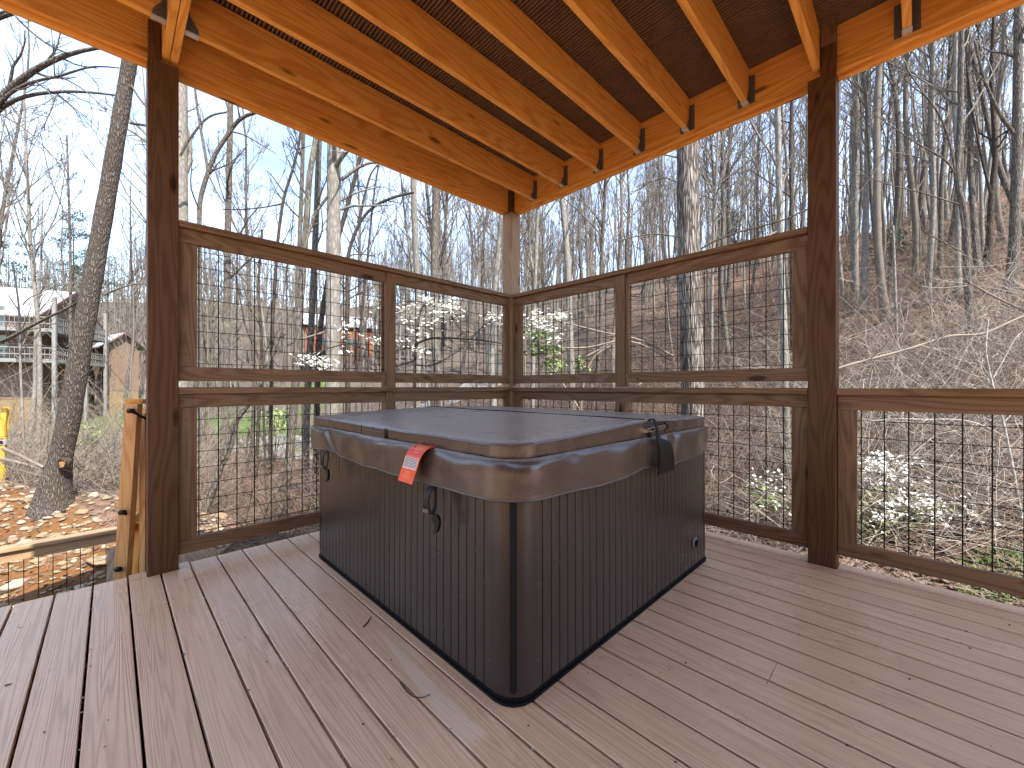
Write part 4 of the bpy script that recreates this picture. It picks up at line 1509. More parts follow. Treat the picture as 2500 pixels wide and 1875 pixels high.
hand_tree('small_tree', 'spindly pale tree with mossy orange patches low at the far left', 'tree', 9.0,
          [(60, 1120), (50, 900), (47, 750), (40, 700), (30, 640)], 10, 5, 'bark_pale',
          limbs=[([(55, 745), (70, 725), (95, 718), (125, 700), (180, 690)], 5, 2), ([(47, 760), (20, 720), (-10, 712)], 5, 2), ([(52, 860), (90, 820), (110, 780), (130, 740)], 4, 2)],
          auto=(6, .4, .98), seed=6, sides=8, up=.1, autolen=.45)
hand_tree('snag_tree', 'thin bare pole tree with a broken top against the sky at far left', 'tree', 16.0,
          [(172, 1040), (172, 620), (168, 480), (163, 330)], 13, 5, 'bark_grey', limbs=[([(163, 420), (148, 385), (152, 375)], 4, 3), ([(172, 560), (150, 500), (120, 430), (100, 330)], 5, 2)], auto=(9, .3, .95), seed=8, sides=8, up=.05, autolen=.16)

T2 = [
    # label, t, pts, w0,w1, mat, limbs, auto
    ('pale straight tree trunk just right of the left post', 14.0, [(440, 1090), (440, 530), (440, 190), (442, -200)], 46, 34, 'bark_pale', [], (8, .5, .98)),
    ('crooked forked tree with curling limbs above the left screen', 13.0, [(500, 1150), (494, 1000), (486, 700), (486, 542), (488, 484), (508, 420), (523, 377), (561, 322), (582, 289), (617, 276), (650, 268), (700, 230)], 19, 9, 'bark_grey',
     [([(508, 420), (498, 357), (488, 306), (478, 243), (474, 190), (480, 100)], 9, 5), ([(440, 380), (460, 340), (478, 320), (491, 300), (515, 280), (553, 274)], 7, 5), ([(562, 320), (600, 330), (640, 355), (672, 374)], 5, 2), ([(508, 425), (530, 470), (548, 500)], 5, 3)], (5, .5, .98)),
    ('straight grey tree crossing a curved limb above the left screen', 15.5, [(549, 1090), (552, 900), (556, 560), (560, 400), (563, 230), (568, 0)], 22, 13, 'bark_grey', [], (7, .35, .98)),
    ('slender dark tree bending right in the sky gap above the left screen', 12.0, [(660, 1150), (664, 800), (678, 585), (693, 474), (713, 423), (729, 357), (736, 322), (735, 250)], 12, 6, 'bark_dark', [([(693, 470), (665, 430), (650, 415)], 4, 2), ([(729, 357), (716, 310), (703, 293)], 4, 2), ([(690, 498), (640, 507), (595, 512), (545, 511)], 4, 3)], (6, .45, .98)),
    ('thin grey tree left of the S-curved tree above the left screen', 16.0, [(712, 1100), (722, 800), (731, 595), (737, 450), (741, 306), (745, 100)], 13, 9, 'bark_grey', [], (6, .4, .98)),
    ('S-curved grey tree standing among straight trunks left of the corner', 8.2, [(680, 1325), (690, 1257), (704, 1144), (718, 992), (732, 760), (744, 595), (751, 509), (754, 433), (766, 372), (774, 327), (776, 100)], 24, 12, 'bark_grey', [([(744, 600), (770, 520), (800, 480)], 9, 7)], (5, .6, .98)),
    ('brown trunk between the S-curved tree and the widest pale trunk', 10.5, [(744, 1240), (749, 990), (762, 760), (769, 595), (776, 450), (779, 332), (782, 50)], 19, 13, 'bark_grey', [], (6, .5, .98)),
    ('wide straight pale trunk behind the left screen mesh', 9.0, [(808, 1260), (812, 900), (814, 600), (816, 335), (820, -100)], 38, 32, 'bark_pale', [([(832, 440), (855, 422), (880, 405), (905, 396), (940, 398)], 10, 6), ([(832, 490), (870, 470), (930, 455)], 6, 3), ([(832, 512), (860, 502), (900, 503), (960, 500)], 7, 3), ([(795, 810), (770, 818), (735, 828), (702, 843)], 6, 4)], (5, .6, .98)),
    ('dark slanted trunk leaning right behind the wide pale trunk', 10.0, [(770, 1180), (776, 900), (781, 808), (794, 714), (820, 600), (855, 480), (880, 380)], 17, 10, 'bark_dark', [], (6, .4, .98)),
    ('leaning double trunk low behind the left railing mesh', 6.5, [(492, 1295), (521, 1195), (543, 1123), (570, 1031), (603, 994), (640, 930), (690, 800)], 22, 8, 'bark_grey', [([(530, 1160), (560, 1110), (574, 1060), (585, 1010)], 10, 6), ([(600, 1120), (605, 1060), (625, 1010)], 6, 4)], (4, .5, .98)),
    ('thin brown sapling trunk right of the leaning double trunk', 9.0, [(625, 1160), (632, 1010), (640, 850), (630, 700), (640, 560)], 11, 6, 'bark_dark', [], (6, .4, .98)),
    ('twisting reddish vine-like sapling behind the left screen', 8.0, [(650, 1200), (640, 900), (622, 845), (600, 805), (585, 720), (570, 650), (557, 620)], 8, 4, 'bark_dark', [], (3, .5, .98)),
    ('crooked branchy tree between the wide pale trunk and the corner post', 12.0, [(850, 1150), (848, 800), (848, 620), (875, 545), (905, 505), (960, 480), (1010, 470)], 16, 6, 'bark_dark', [([(875, 545), (890, 480), (905, 420), (930, 395)], 9, 3), ([(870, 900), (900, 600), (915, 450), (925, 400)], 7, 4)], (8, .35, .98)),
    ('big shaggy trunk with deeply ridged brown bark behind the right screen', 6.6, [(1690, 1330), (1692, 1000), (1686, 750), (1680, 500), (1678, 350), (1676, 0), (1680, -500)], 62, 48, 'bark_ridged', [([(1655, 385), (1610, 375), (1580, 385)], 4, 3), ([(1652, 445), (1620, 430), (1580, 448), (1540, 475)], 4, 2), ([(1710, 485), (1780, 430), (1840, 385), (1890, 335)], 5, 3), ([(1650, 578), (1610, 570), (1560, 575), (1500, 590)], 4, 3)], (5, .65, .98)),
    ('mottled pale tree with peeling bark just left of the right post', 8.5, [(1928, 1290), (1925, 1180), (1918, 1000), (1914, 800), (1906, 640), (1902, 450), (1898, 250), (1890, 0)], 21, 14, 'bark_pale', [([(1905, 425), (1880, 370), (1850, 330), (1825, 280)], 7, 4), ([(1905, 560), (1850, 590), (1780, 620), (1712, 660)], 4, 2)], (7, .4, .98)),
    ('tall curved brown tree with long drooping limbs right of the right post', 11.0, [(2375, 1000), (2368, 800), (2360, 650), (2358, 534), (2334, 437), (2344, 317), (2347, 100), (2350, -100)], 22, 13, 'bark_grey', [([(2352, 560), (2335, 430), (2316, 330), (2290, 265), (2245, 220), (2214, 168)], 9, 4), ([(2335, 430), (2310, 385), (2270, 370), (2209, 331), (2130, 275)], 6, 2), ([(2345, 500), (2250, 470), (2170, 452), (2090, 420)], 5, 2), ([(2360, 620), (2300, 590), (2245, 560), (2248, 510)], 5, 3), ([(2150, 300), (2170, 350), (2130, 430), (2055, 520)], 4, 2)], (8, .45, .98)),
    ('thick ivy-flecked trunk nearest the right edge', 13.0, [(2462, 900), (2470, 700), (2478, 560), (2482, 400), (2486, 100), (2490, -200)], 32, 22, 'bark_grey', [([(2478, 330), (2440, 280), (2400, 190), (2380, 100)], 12, 7)], (6, .5, .98)),
    ('left one of two pale straight trunks beside the right post', 17.0, [(2086, 900), (2087, 700), (2088, 530), (2092, 200), (2094, -50)], 19, 12, 'bark_pale', [], (7, .4, .98)),
    ('right one of two pale straight trunks beside the right post', 16.0, [(2106, 905), (2110, 700), (2114, 530), (2120, 250), (2122, -50)], 19, 12, 'bark_pale', [], (7, .45, .98)),
    ('pale trunk slanting right on the hillside in the middle of the right opening', 15.0, [(2248, 930), (2262, 760), (2272, 620), (2280, 500), (2276, 300), (2280, 0)], 18, 10, 'bark_pale', [], (7, .4, .98)),
    ('slim whitish sapling on the hillside between the pale trunks', 11.0, [(2194, 1050), (2190, 895), (2186, 700), (2180, 550)], 10, 6, 'bark_pale', [], (7, .4, .98)),
    ('forked dark trunk on the slope near the right edge', 15.0, [(2405, 720), (2415, 600), (2420, 480), (2432, 380), (2420, 200), (2428, 0)], 20, 10, 'bark_dark', [([(2420, 480), (2395, 380), (2370, 250), (2360, 150)], 9, 5)], (7, .4, .98)),
    ('brown forked tree above the right screen near the right post', 12.0, [(1935, 900), (1932, 500), (1930, 350), (1935, 200), (1938, 0)], 13, 8, 'bark_dark', [([(1930, 480), (1870, 440), (1830, 415)], 4, 2)], (7, .45, .98)),
]
for i, (lab, t, pts, w0, w1, mt, limbs, auto) in enumerate(T2):
    hand_tree('bare_tree', lab, 'tree', t, pts, w0, w1, mt, limbs, auto, seed=20 + i, sides=16 if w0 > 30 else 10,
              autolen=.2, group='bare trees near the deck', twr=.0028 + .00022 * t)

hand_tree('white_sapling', 'white barked sapling with crooked twigs behind the far right railing', 'sapling', 5.3,
          [(2500, 1320), (2493, 1262), (2469, 1126), (2450, 1032), (2420, 930), (2405, 860), (2412, 780)], 12, 5, 'bark_white',
          limbs=[([(2455, 1068), (2400, 1035), (2345, 1022), (2250, 1025), (2190, 1020), (2110, 1030)], 5, 2), ([(2480, 1170), (2440, 1130), (2437, 1118), (2460, 1090)], 4, 2),
                 ([(2478, 1185), (2400, 1160), (2290, 1135), (2200, 1128)], 3, 2), ([(2484, 1220), (2430, 1190), (2360, 1180)], 3, 2), ([(2450, 1032), (2480, 1000), (2520, 960)], 4, 2), ([(2420, 930), (2450, 880), (2480, 820), (2510, 800)], 4, 2)],
          auto=(6, .3, .98), seed=61, sides=10, twr=.003, autolen=.4, ang=(40, 80))
hand_tree('fallen_branch', 'long pale branch sloping up to the right behind the far right railing', 'branch', 6.2,
          [(1990, 920), (2050, 897), (2127, 876), (2219, 852), (2320, 818), (2397, 818), (2500, 770), (2640, 730)], 9, 7, 'twig_pale',
          limbs=[([(2127, 876), (2145, 905), (2165, 950)], 4, 2), ([(2300, 830), (2306, 860), (2290, 900), (2275, 940)], 3, 2), ([(2397, 818), (2430, 840), (2470, 850)], 3, 2), ([(2250, 700), (2300, 705), (2370, 695), (2430, 705), (2500, 720)], 4, 3), ([(2295, 650), (2300, 680), (2330, 700)], 3, 2), ([(2290, 652), (2400, 652), (2480, 640)], 3, 2), ([(2365, 690), (2420, 720), (2470, 745), (2530, 770)], 8, 6)],
          auto=(10, .1, .98), seed=62, sides=8, ground=False, twr=.003, autolen=.25, ang=(30, 80))
hand_tree('tree_stump', 'short grey weathered stump on the slope behind the far right railing', 'stump', 8.0,
          [(2412, 1250), (2411, 1195)], 26, 26, 'bark_pale', auto=(0, 0, 0), seed=63, sides=14)
hand_tree('arching_branch', 'long arching bare branch crossing above the right screen', 'branch', 5.0,
          [(2050, 505), (1975, 508), (1920, 535), (1850, 555), (1790, 570), (1740, 590), (1712, 607)], 5, 5, 'bark_dark',
          limbs=[([(2080, 590), (1990, 590), (1930, 540)], 2, 2)], auto=(5, .1, .9), seed=64, sides=7, ground=False, twr=.0025, autolen=.3)

# ------------------------------------------------------------------ forest behind: copies of prototype bare trees
protos = []


def make_proto(seed, H, r0, first, mat, spread=.34):
    g = np.random.default_rng(seed)
    n = 14
    z = np.linspace(0, H, n)
    lean = g.normal(size=2) * .03
    w = np.cumsum(g.normal(size=(n, 2)) * H * .006, 0)
    C_ = np.column_stack([lean[0] * z + w[:, 0], lean[1] * z + w[:, 1], z])
    C_ = resample(C_, 18)
    Rr = np.interp(np.linspace(0, 1, 18), [0, .05, .6, 1], [r0 * 1.35, r0, r0 * .62, r0 * .12])
    bt = Bag(); bt.add(C_[None], Rr[None], 8)
    bb = Bag()
    A, AR = grow(C_[None], Rr[None], 20, first, .98, (22, 52), spread, .48, 7, g, .13, .10)
    bb.add(A, AR, 5)
    S1, R1 = grow(A, AR, 6, .25, 1, (22, 50), .42, .55, 5, g, .12, .11)
    bb.add(S1, np.maximum(R1, .010), 3)
    S2, R2_ = grow(S1, R1, 5, .2, 1, (22, 50), .5, .6, 4, g, .1, .12)
    bb.add(S2, np.maximum(R2_, .007), 3)
    return bt.mesh('trunk'), bb.mesh('branches'), mat


for i, (H, r0, fi, mt) in enumerate([(20, .15, .42, 'bark_grey'), (23, .19, .45, 'bark_pale'), (18, .12, .35, 'bark_grey'), (21, .14, .5, 'bark_far'),
                                     (16, .10, .3, 'bark_pale'), (24, .2, .4, 'bark_grey'), (14, .08, .25, 'bark_far'), (19, .13, .4, 'bark_pale')]):
    protos.append(make_proto(100 + i, H, r0 * .78, fi, mt))
for a, b, mt in protos:
    a.materials.append(M[mt]); b.materials.append(M['bark_far' if mt == 'bark_grey' else mt])


def put_tree(p, k, s, rz, label, group, name='forest_tree'):
    tm, bm_, _ = protos[k]
    r = empty(name, p, label, 'tree', group)
    r.rotation_euler = (random.gauss(0, .035), random.gauss(0, .035), rz)
    r.scale = (s, s, s * random.uniform(.9, 1.1))
    for nm, me_ in (('trunk', tm), ('branches', bm_)):
        o = bpy.data.objects.new(nm, me_); COL.objects.link(o); o.parent = r
    return r


LAND = [(-400, 95, 'left of the brown house'), (95, 200, 'behind the brown house gable'), (200, 260, 'right behind the leaning tree'), (260, 360, 'between the leaning tree and left post'),
        (360, 440, 'behind the left post'), (440, 500, 'just right of the left post'), (500, 570, 'behind the crooked forked tree'), (570, 650, 'right of the crooked forked tree'), (650, 725, 'left of the red cabin'),
        (725, 800, 'by the left end of the red cabin'), (800, 890, 'by the right end of the red cabin'), (890, 940, 'right of the red cabin'), (940, 975, 'behind the left screen middle post'),
        (975, 1060, 'above the left dogwood trunk'), (1060, 1140, 'above the left dogwood blossoms'), (1140, 1230, 'just left of the corner post'), (1230, 1275, 'behind the corner post'),
        (1275, 1350, 'just right of the corner post'), (1350, 1430, 'above the green dogwood leaves'), (1430, 1500, 'left of the right screen middle post'), (1500, 1540, 'behind the right screen middle post'),
        (1540, 1650, 'left of the big shaggy trunk'), (1650, 1720, 'behind the big shaggy trunk'), (1720, 1800, 'right of the big shaggy trunk'), (1800, 1880, 'left of the mottled pale tree'),
        (1880, 1970, 'around the mottled pale tree'), (1970, 2050, 'behind the right post'), (2050, 2130, 'beside the paired pale trunks'), (2130, 2210, 'beside the slim whitish sapling'),
        (2210, 2300, 'beside the slanting pale trunk'), (2300, 2390, 'beside the tall curved brown tree'), (2390, 2450, 'beside the forked dark trunk'), (2450, 3000, 'by the thick trunk at right edge')]
KIND = ['grey', 'stout pale', 'slim grey', 'smooth brown', 'slim pale', 'stout grey', 'very thin brown', 'pale']
zones = [  # px range, t range, count, group
    ((-150, 420), (14, 30), 7, 'trees round the brown house'),
    ((-200, 560), (44, 100), 42, 'trees behind the brown house'),
    ((460, 960), (18, 40), 7, 'trees in the valley behind the left screen'),
    ((560, 1100), (44, 100), 52, 'trees behind the red cabin'),
    ((960, 1660), (11, 28), 20, 'trees on the slope behind the corner post'),
    ((1050, 1720), (28, 80), 66, 'trees on the ridge behind the corner post'),
    ((1720, 2080), (14, 60), 36, 'trees behind the right post'),
    ((2060, 2620), (14, 45), 58, 'trees on the leaf covered hillside at the right'),
]
placed = []
used = set()
g = np.random.default_rng(77)
for (p0, p1), (t0, t1), cnt, grp in zones:
    tries = 0; done = 0
    while done < cnt and tries < cnt * 40:
        tries += 1
        px = g.uniform(p0, p1); t = math.exp(g.uniform(math.log(t0), math.log(t1)))
        if t < 50 and px < 300 and t > 27 : continue
        if t < 62 and 700 < px < 910 and t > 24: continue
        p = gp(px, t)
        if any((p[0] - q0) ** 2 + (p[1] - q1) ** 2 < (1.0 + .02 * t) ** 2 for q0, q1 in placed): continue
        placed.append((p[0], p[1]))
        p[2] -= .15
        land = next((w for a, b, w in LAND if a <= px < b), 'at the edge')
        far = 'near' if t < 17 else ('nearer' if t < 26 else ('distant' if t < 50 else 'far off'))
        k_ = int(g.integers(0, 8))
        if (px > 1720 or 400 < px < 1000) and k_ in (0, 1, 5, 7): k_ = (2, 4, 6, 3)[k_ % 4]
        for _ in range(8):
            lab = '%s %s bare tree %s' % (far, KIND[k_], land)
            if lab not in used: break
            k_ = (k_ + 1) % 8
        if lab in used: done += 1; continue
        used.add(lab)
        put_tree(p, k_, g.uniform(.72, 1.12), g.uniform(0, 6.28), lab, grp)
        done += 1

# distant wood: too many to count, one object
bag = Bag()
g = np.random.default_rng(5)
npt = 1500
px = g.uniform(-400, 2900, npt)
t = np.exp(g.uniform(math.log(45), math.log(190), npt))
l = (px - 1250) * t / FPX
xs2, ys2 = V2[0] * t + R2[0] * l, V2[1] * t + R2[1] * l
zs2 = ground_z(xs2, ys2)
H = g.uniform(12, 21, npt)
Tn = 6
u = np.linspace(0, 1, Tn)
C_ = np.zeros((npt, Tn, 3))
wv = np.cumsum(g.normal(size=(npt, Tn, 2)) * .25, 1)
C_[:, :, 0] = xs2[:, None] + wv[:, :, 0]
C_[:, :, 1] = ys2[:, None] + wv[:, :, 1]
C_[:, :, 2] = zs2[:, None] + H[:, None] * u[None] - .3
Rr = np.interp(u, [0, .6, 1], [.15, .09, .03])[None] * g.uniform(.6, 1.3, npt)[:, None]
bag.add(C_, Rr, 4)
A, AR = grow(C_, Rr, 9, .35, .98, (20, 50), .3, .5, 4, g, .15, .12)
bag.add(A, np.maximum(AR, .02), 3)
S1, R1 = grow(A, AR, 4, .2, 1, (20, 50), .5, .6, 3, g, .12, .12)
bag.add(S1, np.maximum(R1, .016), 3)
tag(link('distant_wood', bag.mesh('distant_wood', False), M['bark_far']), 'far off bare grey wood covering the ridges', 'wood', kind='stuff')


# ------------------------------------------------------------------ undergrowth: pale twigs and brambles
def undergrowth(name, label, pxr, tr, n, mat, seed, ln=(.7, 2.4), lean=.75, sub=3, rs=.0032, avoid=True):
    g = np.random.default_rng(seed)
    px = g.uniform(*pxr, n); t = np.exp(g.uniform(math.log(tr[0]), math.log(tr[1]), n))
    l = (px - 1250) * t / FPX
    x, y = V2[0] * t + R2[0] * l, V2[1] * t + R2[1] * l
    if avoid:
        keep = ~((x > -3.7) & (y < 3.6)) & ~((px < 560) & (t < 6.4))
        x, y, t, px = x[keep], y[keep], t[keep], px[keep]
    n = len(x)
    z = ground_z(x, y)
    d = np.column_stack([g.normal(size=(n, 2)) * lean, g.uniform(.15, 1.0, n)])
    d /= np.linalg.norm(d, axis=1, keepdims=True)
    L = g.uniform(*ln, n)[:, None]
    pts = [np.column_stack([x, y, z])]
    dd = d.copy(); bend = g.normal(size=(n, 3)) * .12; bend[:, 2] -= .05
    for _ in range(5):
        dd = dd + bend + g.normal(size=(n, 3)) * .10
        dd /= np.linalg.norm(dd, axis=1, keepdims=True)
        pts.append(pts[-1] + dd * L / 5)
    C_ = np.stack(pts, 1)
    r = (rs + .00018 * t) * g.uniform(.6, 1.5, n)
    Rr = r[:, None] * np.linspace(1, .4, 6)[None]
    b = Bag(); b.add(C_, Rr, 3)
    if sub:
        S, SR = grow(C_, Rr, sub, .15, 1, (25, 75), .45, .7, 4, g, .02, .16)
        b.add(S, np.maximum(SR, (np.repeat(r, sub) * .55)[:, None]), 3)
    return tag(link(name, b.mesh(name, False), M[mat]), label, 'undergrowth', kind='stuff')


undergrowth('undergrowth', 'tangle of pale bare twigs between the leaning tree and the brown house', (-250, 560), (6.5, 27), 2600, 'twig_pale', 1, lean=.9)
undergrowth('undergrowth', 'brown brush in the hollow behind the left railing', (430, 1250), (5.2, 22), 2200, 'twig_brown', 2)
undergrowth('undergrowth', 'pale twigs behind the mesh at the corner of the screens', (820, 1760), (5.5, 24), 3600, 'twig_pale', 3, lean=.8)
undergrowth('undergrowth', 'pale twigs covering the leaf strewn hillside behind the far right railing', (1700, 2750), (5.0, 30), 2700, 'twig_pale', 4, lean=1.0, ln=(.5, 2.0))
undergrowth('undergrowth', 'brown brush on the slope behind the right screen', (1000, 2700), (7, 38), 3000, 'twig_brown', 5)
undergrowth('undergrowth', 'tall thin pale whips and saplings all over the right hillside', (1720, 2750), (5.5, 26), 1300, 'twig_pale', 14, ln=(1.4, 4.2), lean=.55, sub=4, rs=.002)
undergrowth('undergrowth', 'tall thin brown whips on the near slope behind the corner screens', (820, 1760), (7, 24), 2400, 'twig_brown', 15, ln=(1.4, 4.0), lean=.5, sub=4, rs=.002)
undergrowth('undergrowth', 'thin pale whips standing between the leaning tree and the house', (-250, 480), (7.5, 26), 1300, 'twig_pale', 16, ln=(1.4, 4.5), lean=.6, sub=4, rs=.002)
undergrowth('undergrowth', 'grey brown saplings and twigs on the middle slope behind the right screen', (1150, 2300), (11, 45), 3000, 'twig_brown', 17, ln=(1.0, 4.0), lean=.5, sub=4, rs=.003)
undergrowth('undergrowth', 'web of thin whitish arching twigs in front of the right hillside', (1950, 2700), (4.8, 12), 520, 'twig_white', 18, ln=(1.5, 4.0), lean=.9, sub=5, rs=.0022)
undergrowth('brush_pile', 'heap of cut brown twigs beside the foot of the leaning tree', (-60, 560), (6.3, 8.5), 900, 'twig_brown', 6, ln=(.3, 1.1), lean=3.0, sub=2, avoid=False)
undergrowth('brush_pile', 'pale dead sticks lying on the clay behind the left railing', (-150, 620), (4.6, 7.2), 420, 'twig_pale', 7, ln=(.2, .9), lean=5.0, sub=1, rs=.002, avoid=False)

# two felled poles lying behind the clay bank
for lab, a, b, w in (('upper pale felled pole lying left of the leaning tree', (-30, 1080), (108, 1142), 7), ('lower pinkish felled pole lying left of the leaning tree', (-40, 1112), (112, 1148), 7)):
    p, q_ = P(*a, 7.6), P(*b, 6.6)
    bgp = Bag(); bgp.add(resample([p, (p + q_) / 2 + (0, 0, .03), q_], 10)[None] - p, np.linspace(.03, .022, 10)[None], 10)
    tag(link('felled_pole', bgp.mesh('felled_pole'), M['twig_pale'], None, p), lab, 'pole', 'felled poles beside the leaning tree')


# dead leaves on the slopes
def leaf_scatter(name, label, cat, n, pxr, tr, size, mat, seed, up=.01, tilt=.5, avoid=True):
    g = np.random.default_rng(seed)
    px = g.uniform(*pxr, n); t = np.exp(g.uniform(math.log(tr[0]), math.log(tr[1]), n))
    l = (px - 1250) * t / FPX
    x, y = V2[0] * t + R2[0] * l, V2[1] * t + R2[1] * l
    keep = ~((x > -3.35) & (y < 3.35))
    x, y, t = x[keep], y[keep], t[keep]
    n = len(x)
    c = np.column_stack([x, y, ground_z(x, y) + up])
    return tag(link(name, quads_at(c, g.uniform(.5, 1.3, n) * (size + .0035 * t), tilt, g), M[mat]), label, cat, kind='stuff')


def quads_at(c, s, tilt, g, elong=1.6):
    n = len(c)
    nrm = np.column_stack([g.normal(size=(n, 2)) * tilt, np.ones(n)])
    nrm /= np.linalg.norm(nrm, axis=1, keepdims=True)
    a = g.normal(size=(n, 3))
    a -= (a * nrm).sum(1, keepdims=True) * nrm
    a /= np.linalg.norm(a, axis=1, keepdims=True)
    b = np.cross(nrm, a)
    s = np.broadcast_to(s, (n,))[:, None]
    v = np.stack([c - a * s * elong / 2, c - b * s / 2 + nrm * s * .12, c + a * s * elong / 2, c + b * s / 2 + nrm * s * .12], 1).reshape(-1, 3)
    return mesh_np(v, np.arange(n * 4).reshape(-1, 4))


leaf_scatter('leaf_litter', 'brown dead leaves covering the slopes', 'leaf litter', 26000, (900, 2750), (3.9, 26), .045, 'deadleaf', 8)
leaf_scatter('leaf_litter', 'pale dry leaves and chips over the clay bank', 'leaf litter', 5000, (-250, 900), (2.8, 14), .03, 'deadleaf', 9)


# grass tufts
def grass_tufts(label, n, pxr, tr, h, mat, seed):
    g = np.random.default_rng(seed)
    px = g.uniform(*pxr, n); t = np.exp(g.uniform(math.log(tr[0]), math.log(tr[1]), n))
    l = (px - 1250) * t / FPX
    x, y = V2[0] * t + R2[0] * l, V2[1] * t + R2[1] * l
    z = ground_z(x, y)
    d = g.normal(size=(n, 2)) * .35
    s = h * g.uniform(.5, 1.4, n) * (1 + t * .02)
    wv_ = g.normal(size=(n, 2)); wv_ /= np.linalg.norm(wv_, axis=1, keepdims=True)
    w = s[:, None] * .11 * wv_
    b = np.column_stack([x, y, z])
    v0 = b.copy(); v0[:, :2] -= w
    v1 = b.copy(); v1[:, :2] += w
    v2 = b.copy(); v2[:, :2] += d * s[:, None]; v2[:, 2] += s
    v = np.stack([v0, v1, v2], 1).reshape(-1, 3)
    return tag(link('grass', mesh_np(v, None, np.arange(n * 3).reshape(-1, 3)), M[mat]), label, 'grass', kind='stuff')


grass_tufts('fresh green grass tufts just outside the far right deck edge', 1500, (2330, 2620), (4.3, 5.0), .05, 'grassblade', 1)
grass_tufts('green grass in the valley beside the road', 16000, (-200, 830), (20, 50), .16, 'grassblade', 2)
grass_tufts('sparse green weeds on the slope behind the railings', 500, (500, 1900), (5, 12), .06, 'grassblade', 3)


# ------------------------------------------------------------------ dogwoods and leafy shrubs
def blobs(regions, per, size, seed, tilt=.5, elong=1.15, mat='blossom', name='blossoms', parent=None, clump=5, cl=.11):
    g = np.random.default_rng(seed)
    C_ = []
    for (x0, x1, y0, y1, t0, t1, w) in regions:
        n = max(1, int(per * w))
        cx = g.uniform(x0, x1, n); cyy = g.uniform(y0, y1, n); tt = g.uniform(t0, t1, n)
        for a, b, c in zip(cx, cyy, tt):
            p = P(a, b, c)
            m_ = g.integers(2, clump + 2)
            C_.append(p + g.normal(size=(m_, 3)) * (cl, cl, cl * .35))
    C_ = np.concatenate(C_)
    off = root_offset(parent)
    if mat == 'blossom':          # four broad bracts, two crossed quads
        me1 = quads_at(C_ - off, g.uniform(.8, 1.2, len(C_)) * size, tilt, g, 1.5)
        o = link(name, me1, M[mat], parent)
        me2 = None
    else:
        o = link(name, quads_at(C_ - off, g.uniform(.6, 1.3, len(C_)) * size, tilt, g, elong), M[mat], parent)
    return o


dw = hand_tree('dogwood', 'small crooked dogwood with white blossoms just left of the corner post', 'flowering tree', 7.2,
               [(1012, 1120), (1012, 900), (1016, 840), (1021, 790), (1024, 755), (1035, 738), (1062, 731)], 11, 5, 'bark_dark',
               limbs=[([(1013, 842), (1045, 824), (1090, 825), (1150, 828), (1190, 832), (1228, 839)], 6, 3, 7.2, 6.6), ([(1069, 731), (1095, 765), (1120, 800), (1145, 828)], 4, 3, 6.8, 6.8),
                      ([(1014, 850), (980, 850), (940, 862), (880, 850), (850, 838)], 6, 3, 7.0, 6.2), ([(1014, 880), (960, 895), (900, 888)], 5, 3), ([(1035, 738), (1000, 735), (960, 742)], 4, 2),
                      ([(1150, 828), (1175, 800), (1210, 775)], 3, 2, 6.7, 6.5), ([(1010, 890), (1050, 895), (1100, 870), (1130, 850)], 4, 2), ([(850, 838), (800, 850), (740, 875)], 4, 2, 6.3, 6.0)],
               auto=(5, .4, .95), seed=70, sides=10, sub=(7, 5), up=.05, twr=.003)
blobs([(972, 1120, 722, 792, 6.4, 7.4, 1.6), (1060, 1120, 745, 775, 6.5, 7, .9), (1180, 1222, 765, 800, 6.3, 6.8, .45), (900, 990, 825, 850, 6.3, 6.9, .5), (1015, 1045, 845, 868, 6.6, 7, .25),
       (735, 800, 868, 896, 5.8, 6.3, .8), (830, 870, 785, 858, 6.0, 6.6, .3), (990, 1060, 795, 825, 6.4, 7.2, .25), (905, 960, 715, 760, 6.6, 7, .4)], 44, .05, 1, parent=dw, cl=.07)
dw2 = hand_tree('dogwood', 'dogwood with white blossom tiers and fresh green leaves just right of the corner post', 'flowering tree', 7.0,
                [(1415, 1180), (1420, 960), (1432, 900), (1455, 860), (1490, 845)], 8, 4, 'twig_pale',
                limbs=[([(1645, 870), (1600, 845), (1549, 822), (1500, 819), (1436, 802), (1376, 787), (1320, 770), (1290, 765)], 5, 3, 7.2, 6.6), ([(1432, 870), (1470, 850), (1500, 830)], 5, 3),
                       ([(1370, 850), (1420, 850), (1450, 849), (1500, 830), (1560, 835), (1640, 880)], 5, 4), ([(1290, 850), (1330, 875), (1380, 885)], 4, 3), ([(1415, 1000), (1350, 900), (1320, 850), (1290, 820)], 5, 3), ([(1560, 940), (1600, 905), (1650, 930), (1690, 950)], 5, 3)],
                auto=(5, .4, .95), seed=71, sides=8, sub=(7, 5), up=.05, twr=.003)
blobs([(1281, 1385, 765, 806, 6.3, 7.2, 2.0), (1335, 1372, 822, 842, 6.5, 7, .5), (1281, 1300, 812, 825, 6.5, 7, .2)], 34, .052, 2, parent=dw2, cl=.08)
blobs([(1283, 1345, 806, 870, 6.6, 7.4, 1.6), (1330, 1368, 850, 912, 6.6, 7.4, 1.3), (1400, 1440, 870, 900, 6.8, 7.3, .4)], 30, .045, 3, 1.2, 1.8, 'leaf', 'leaves', dw2, cl=.07)
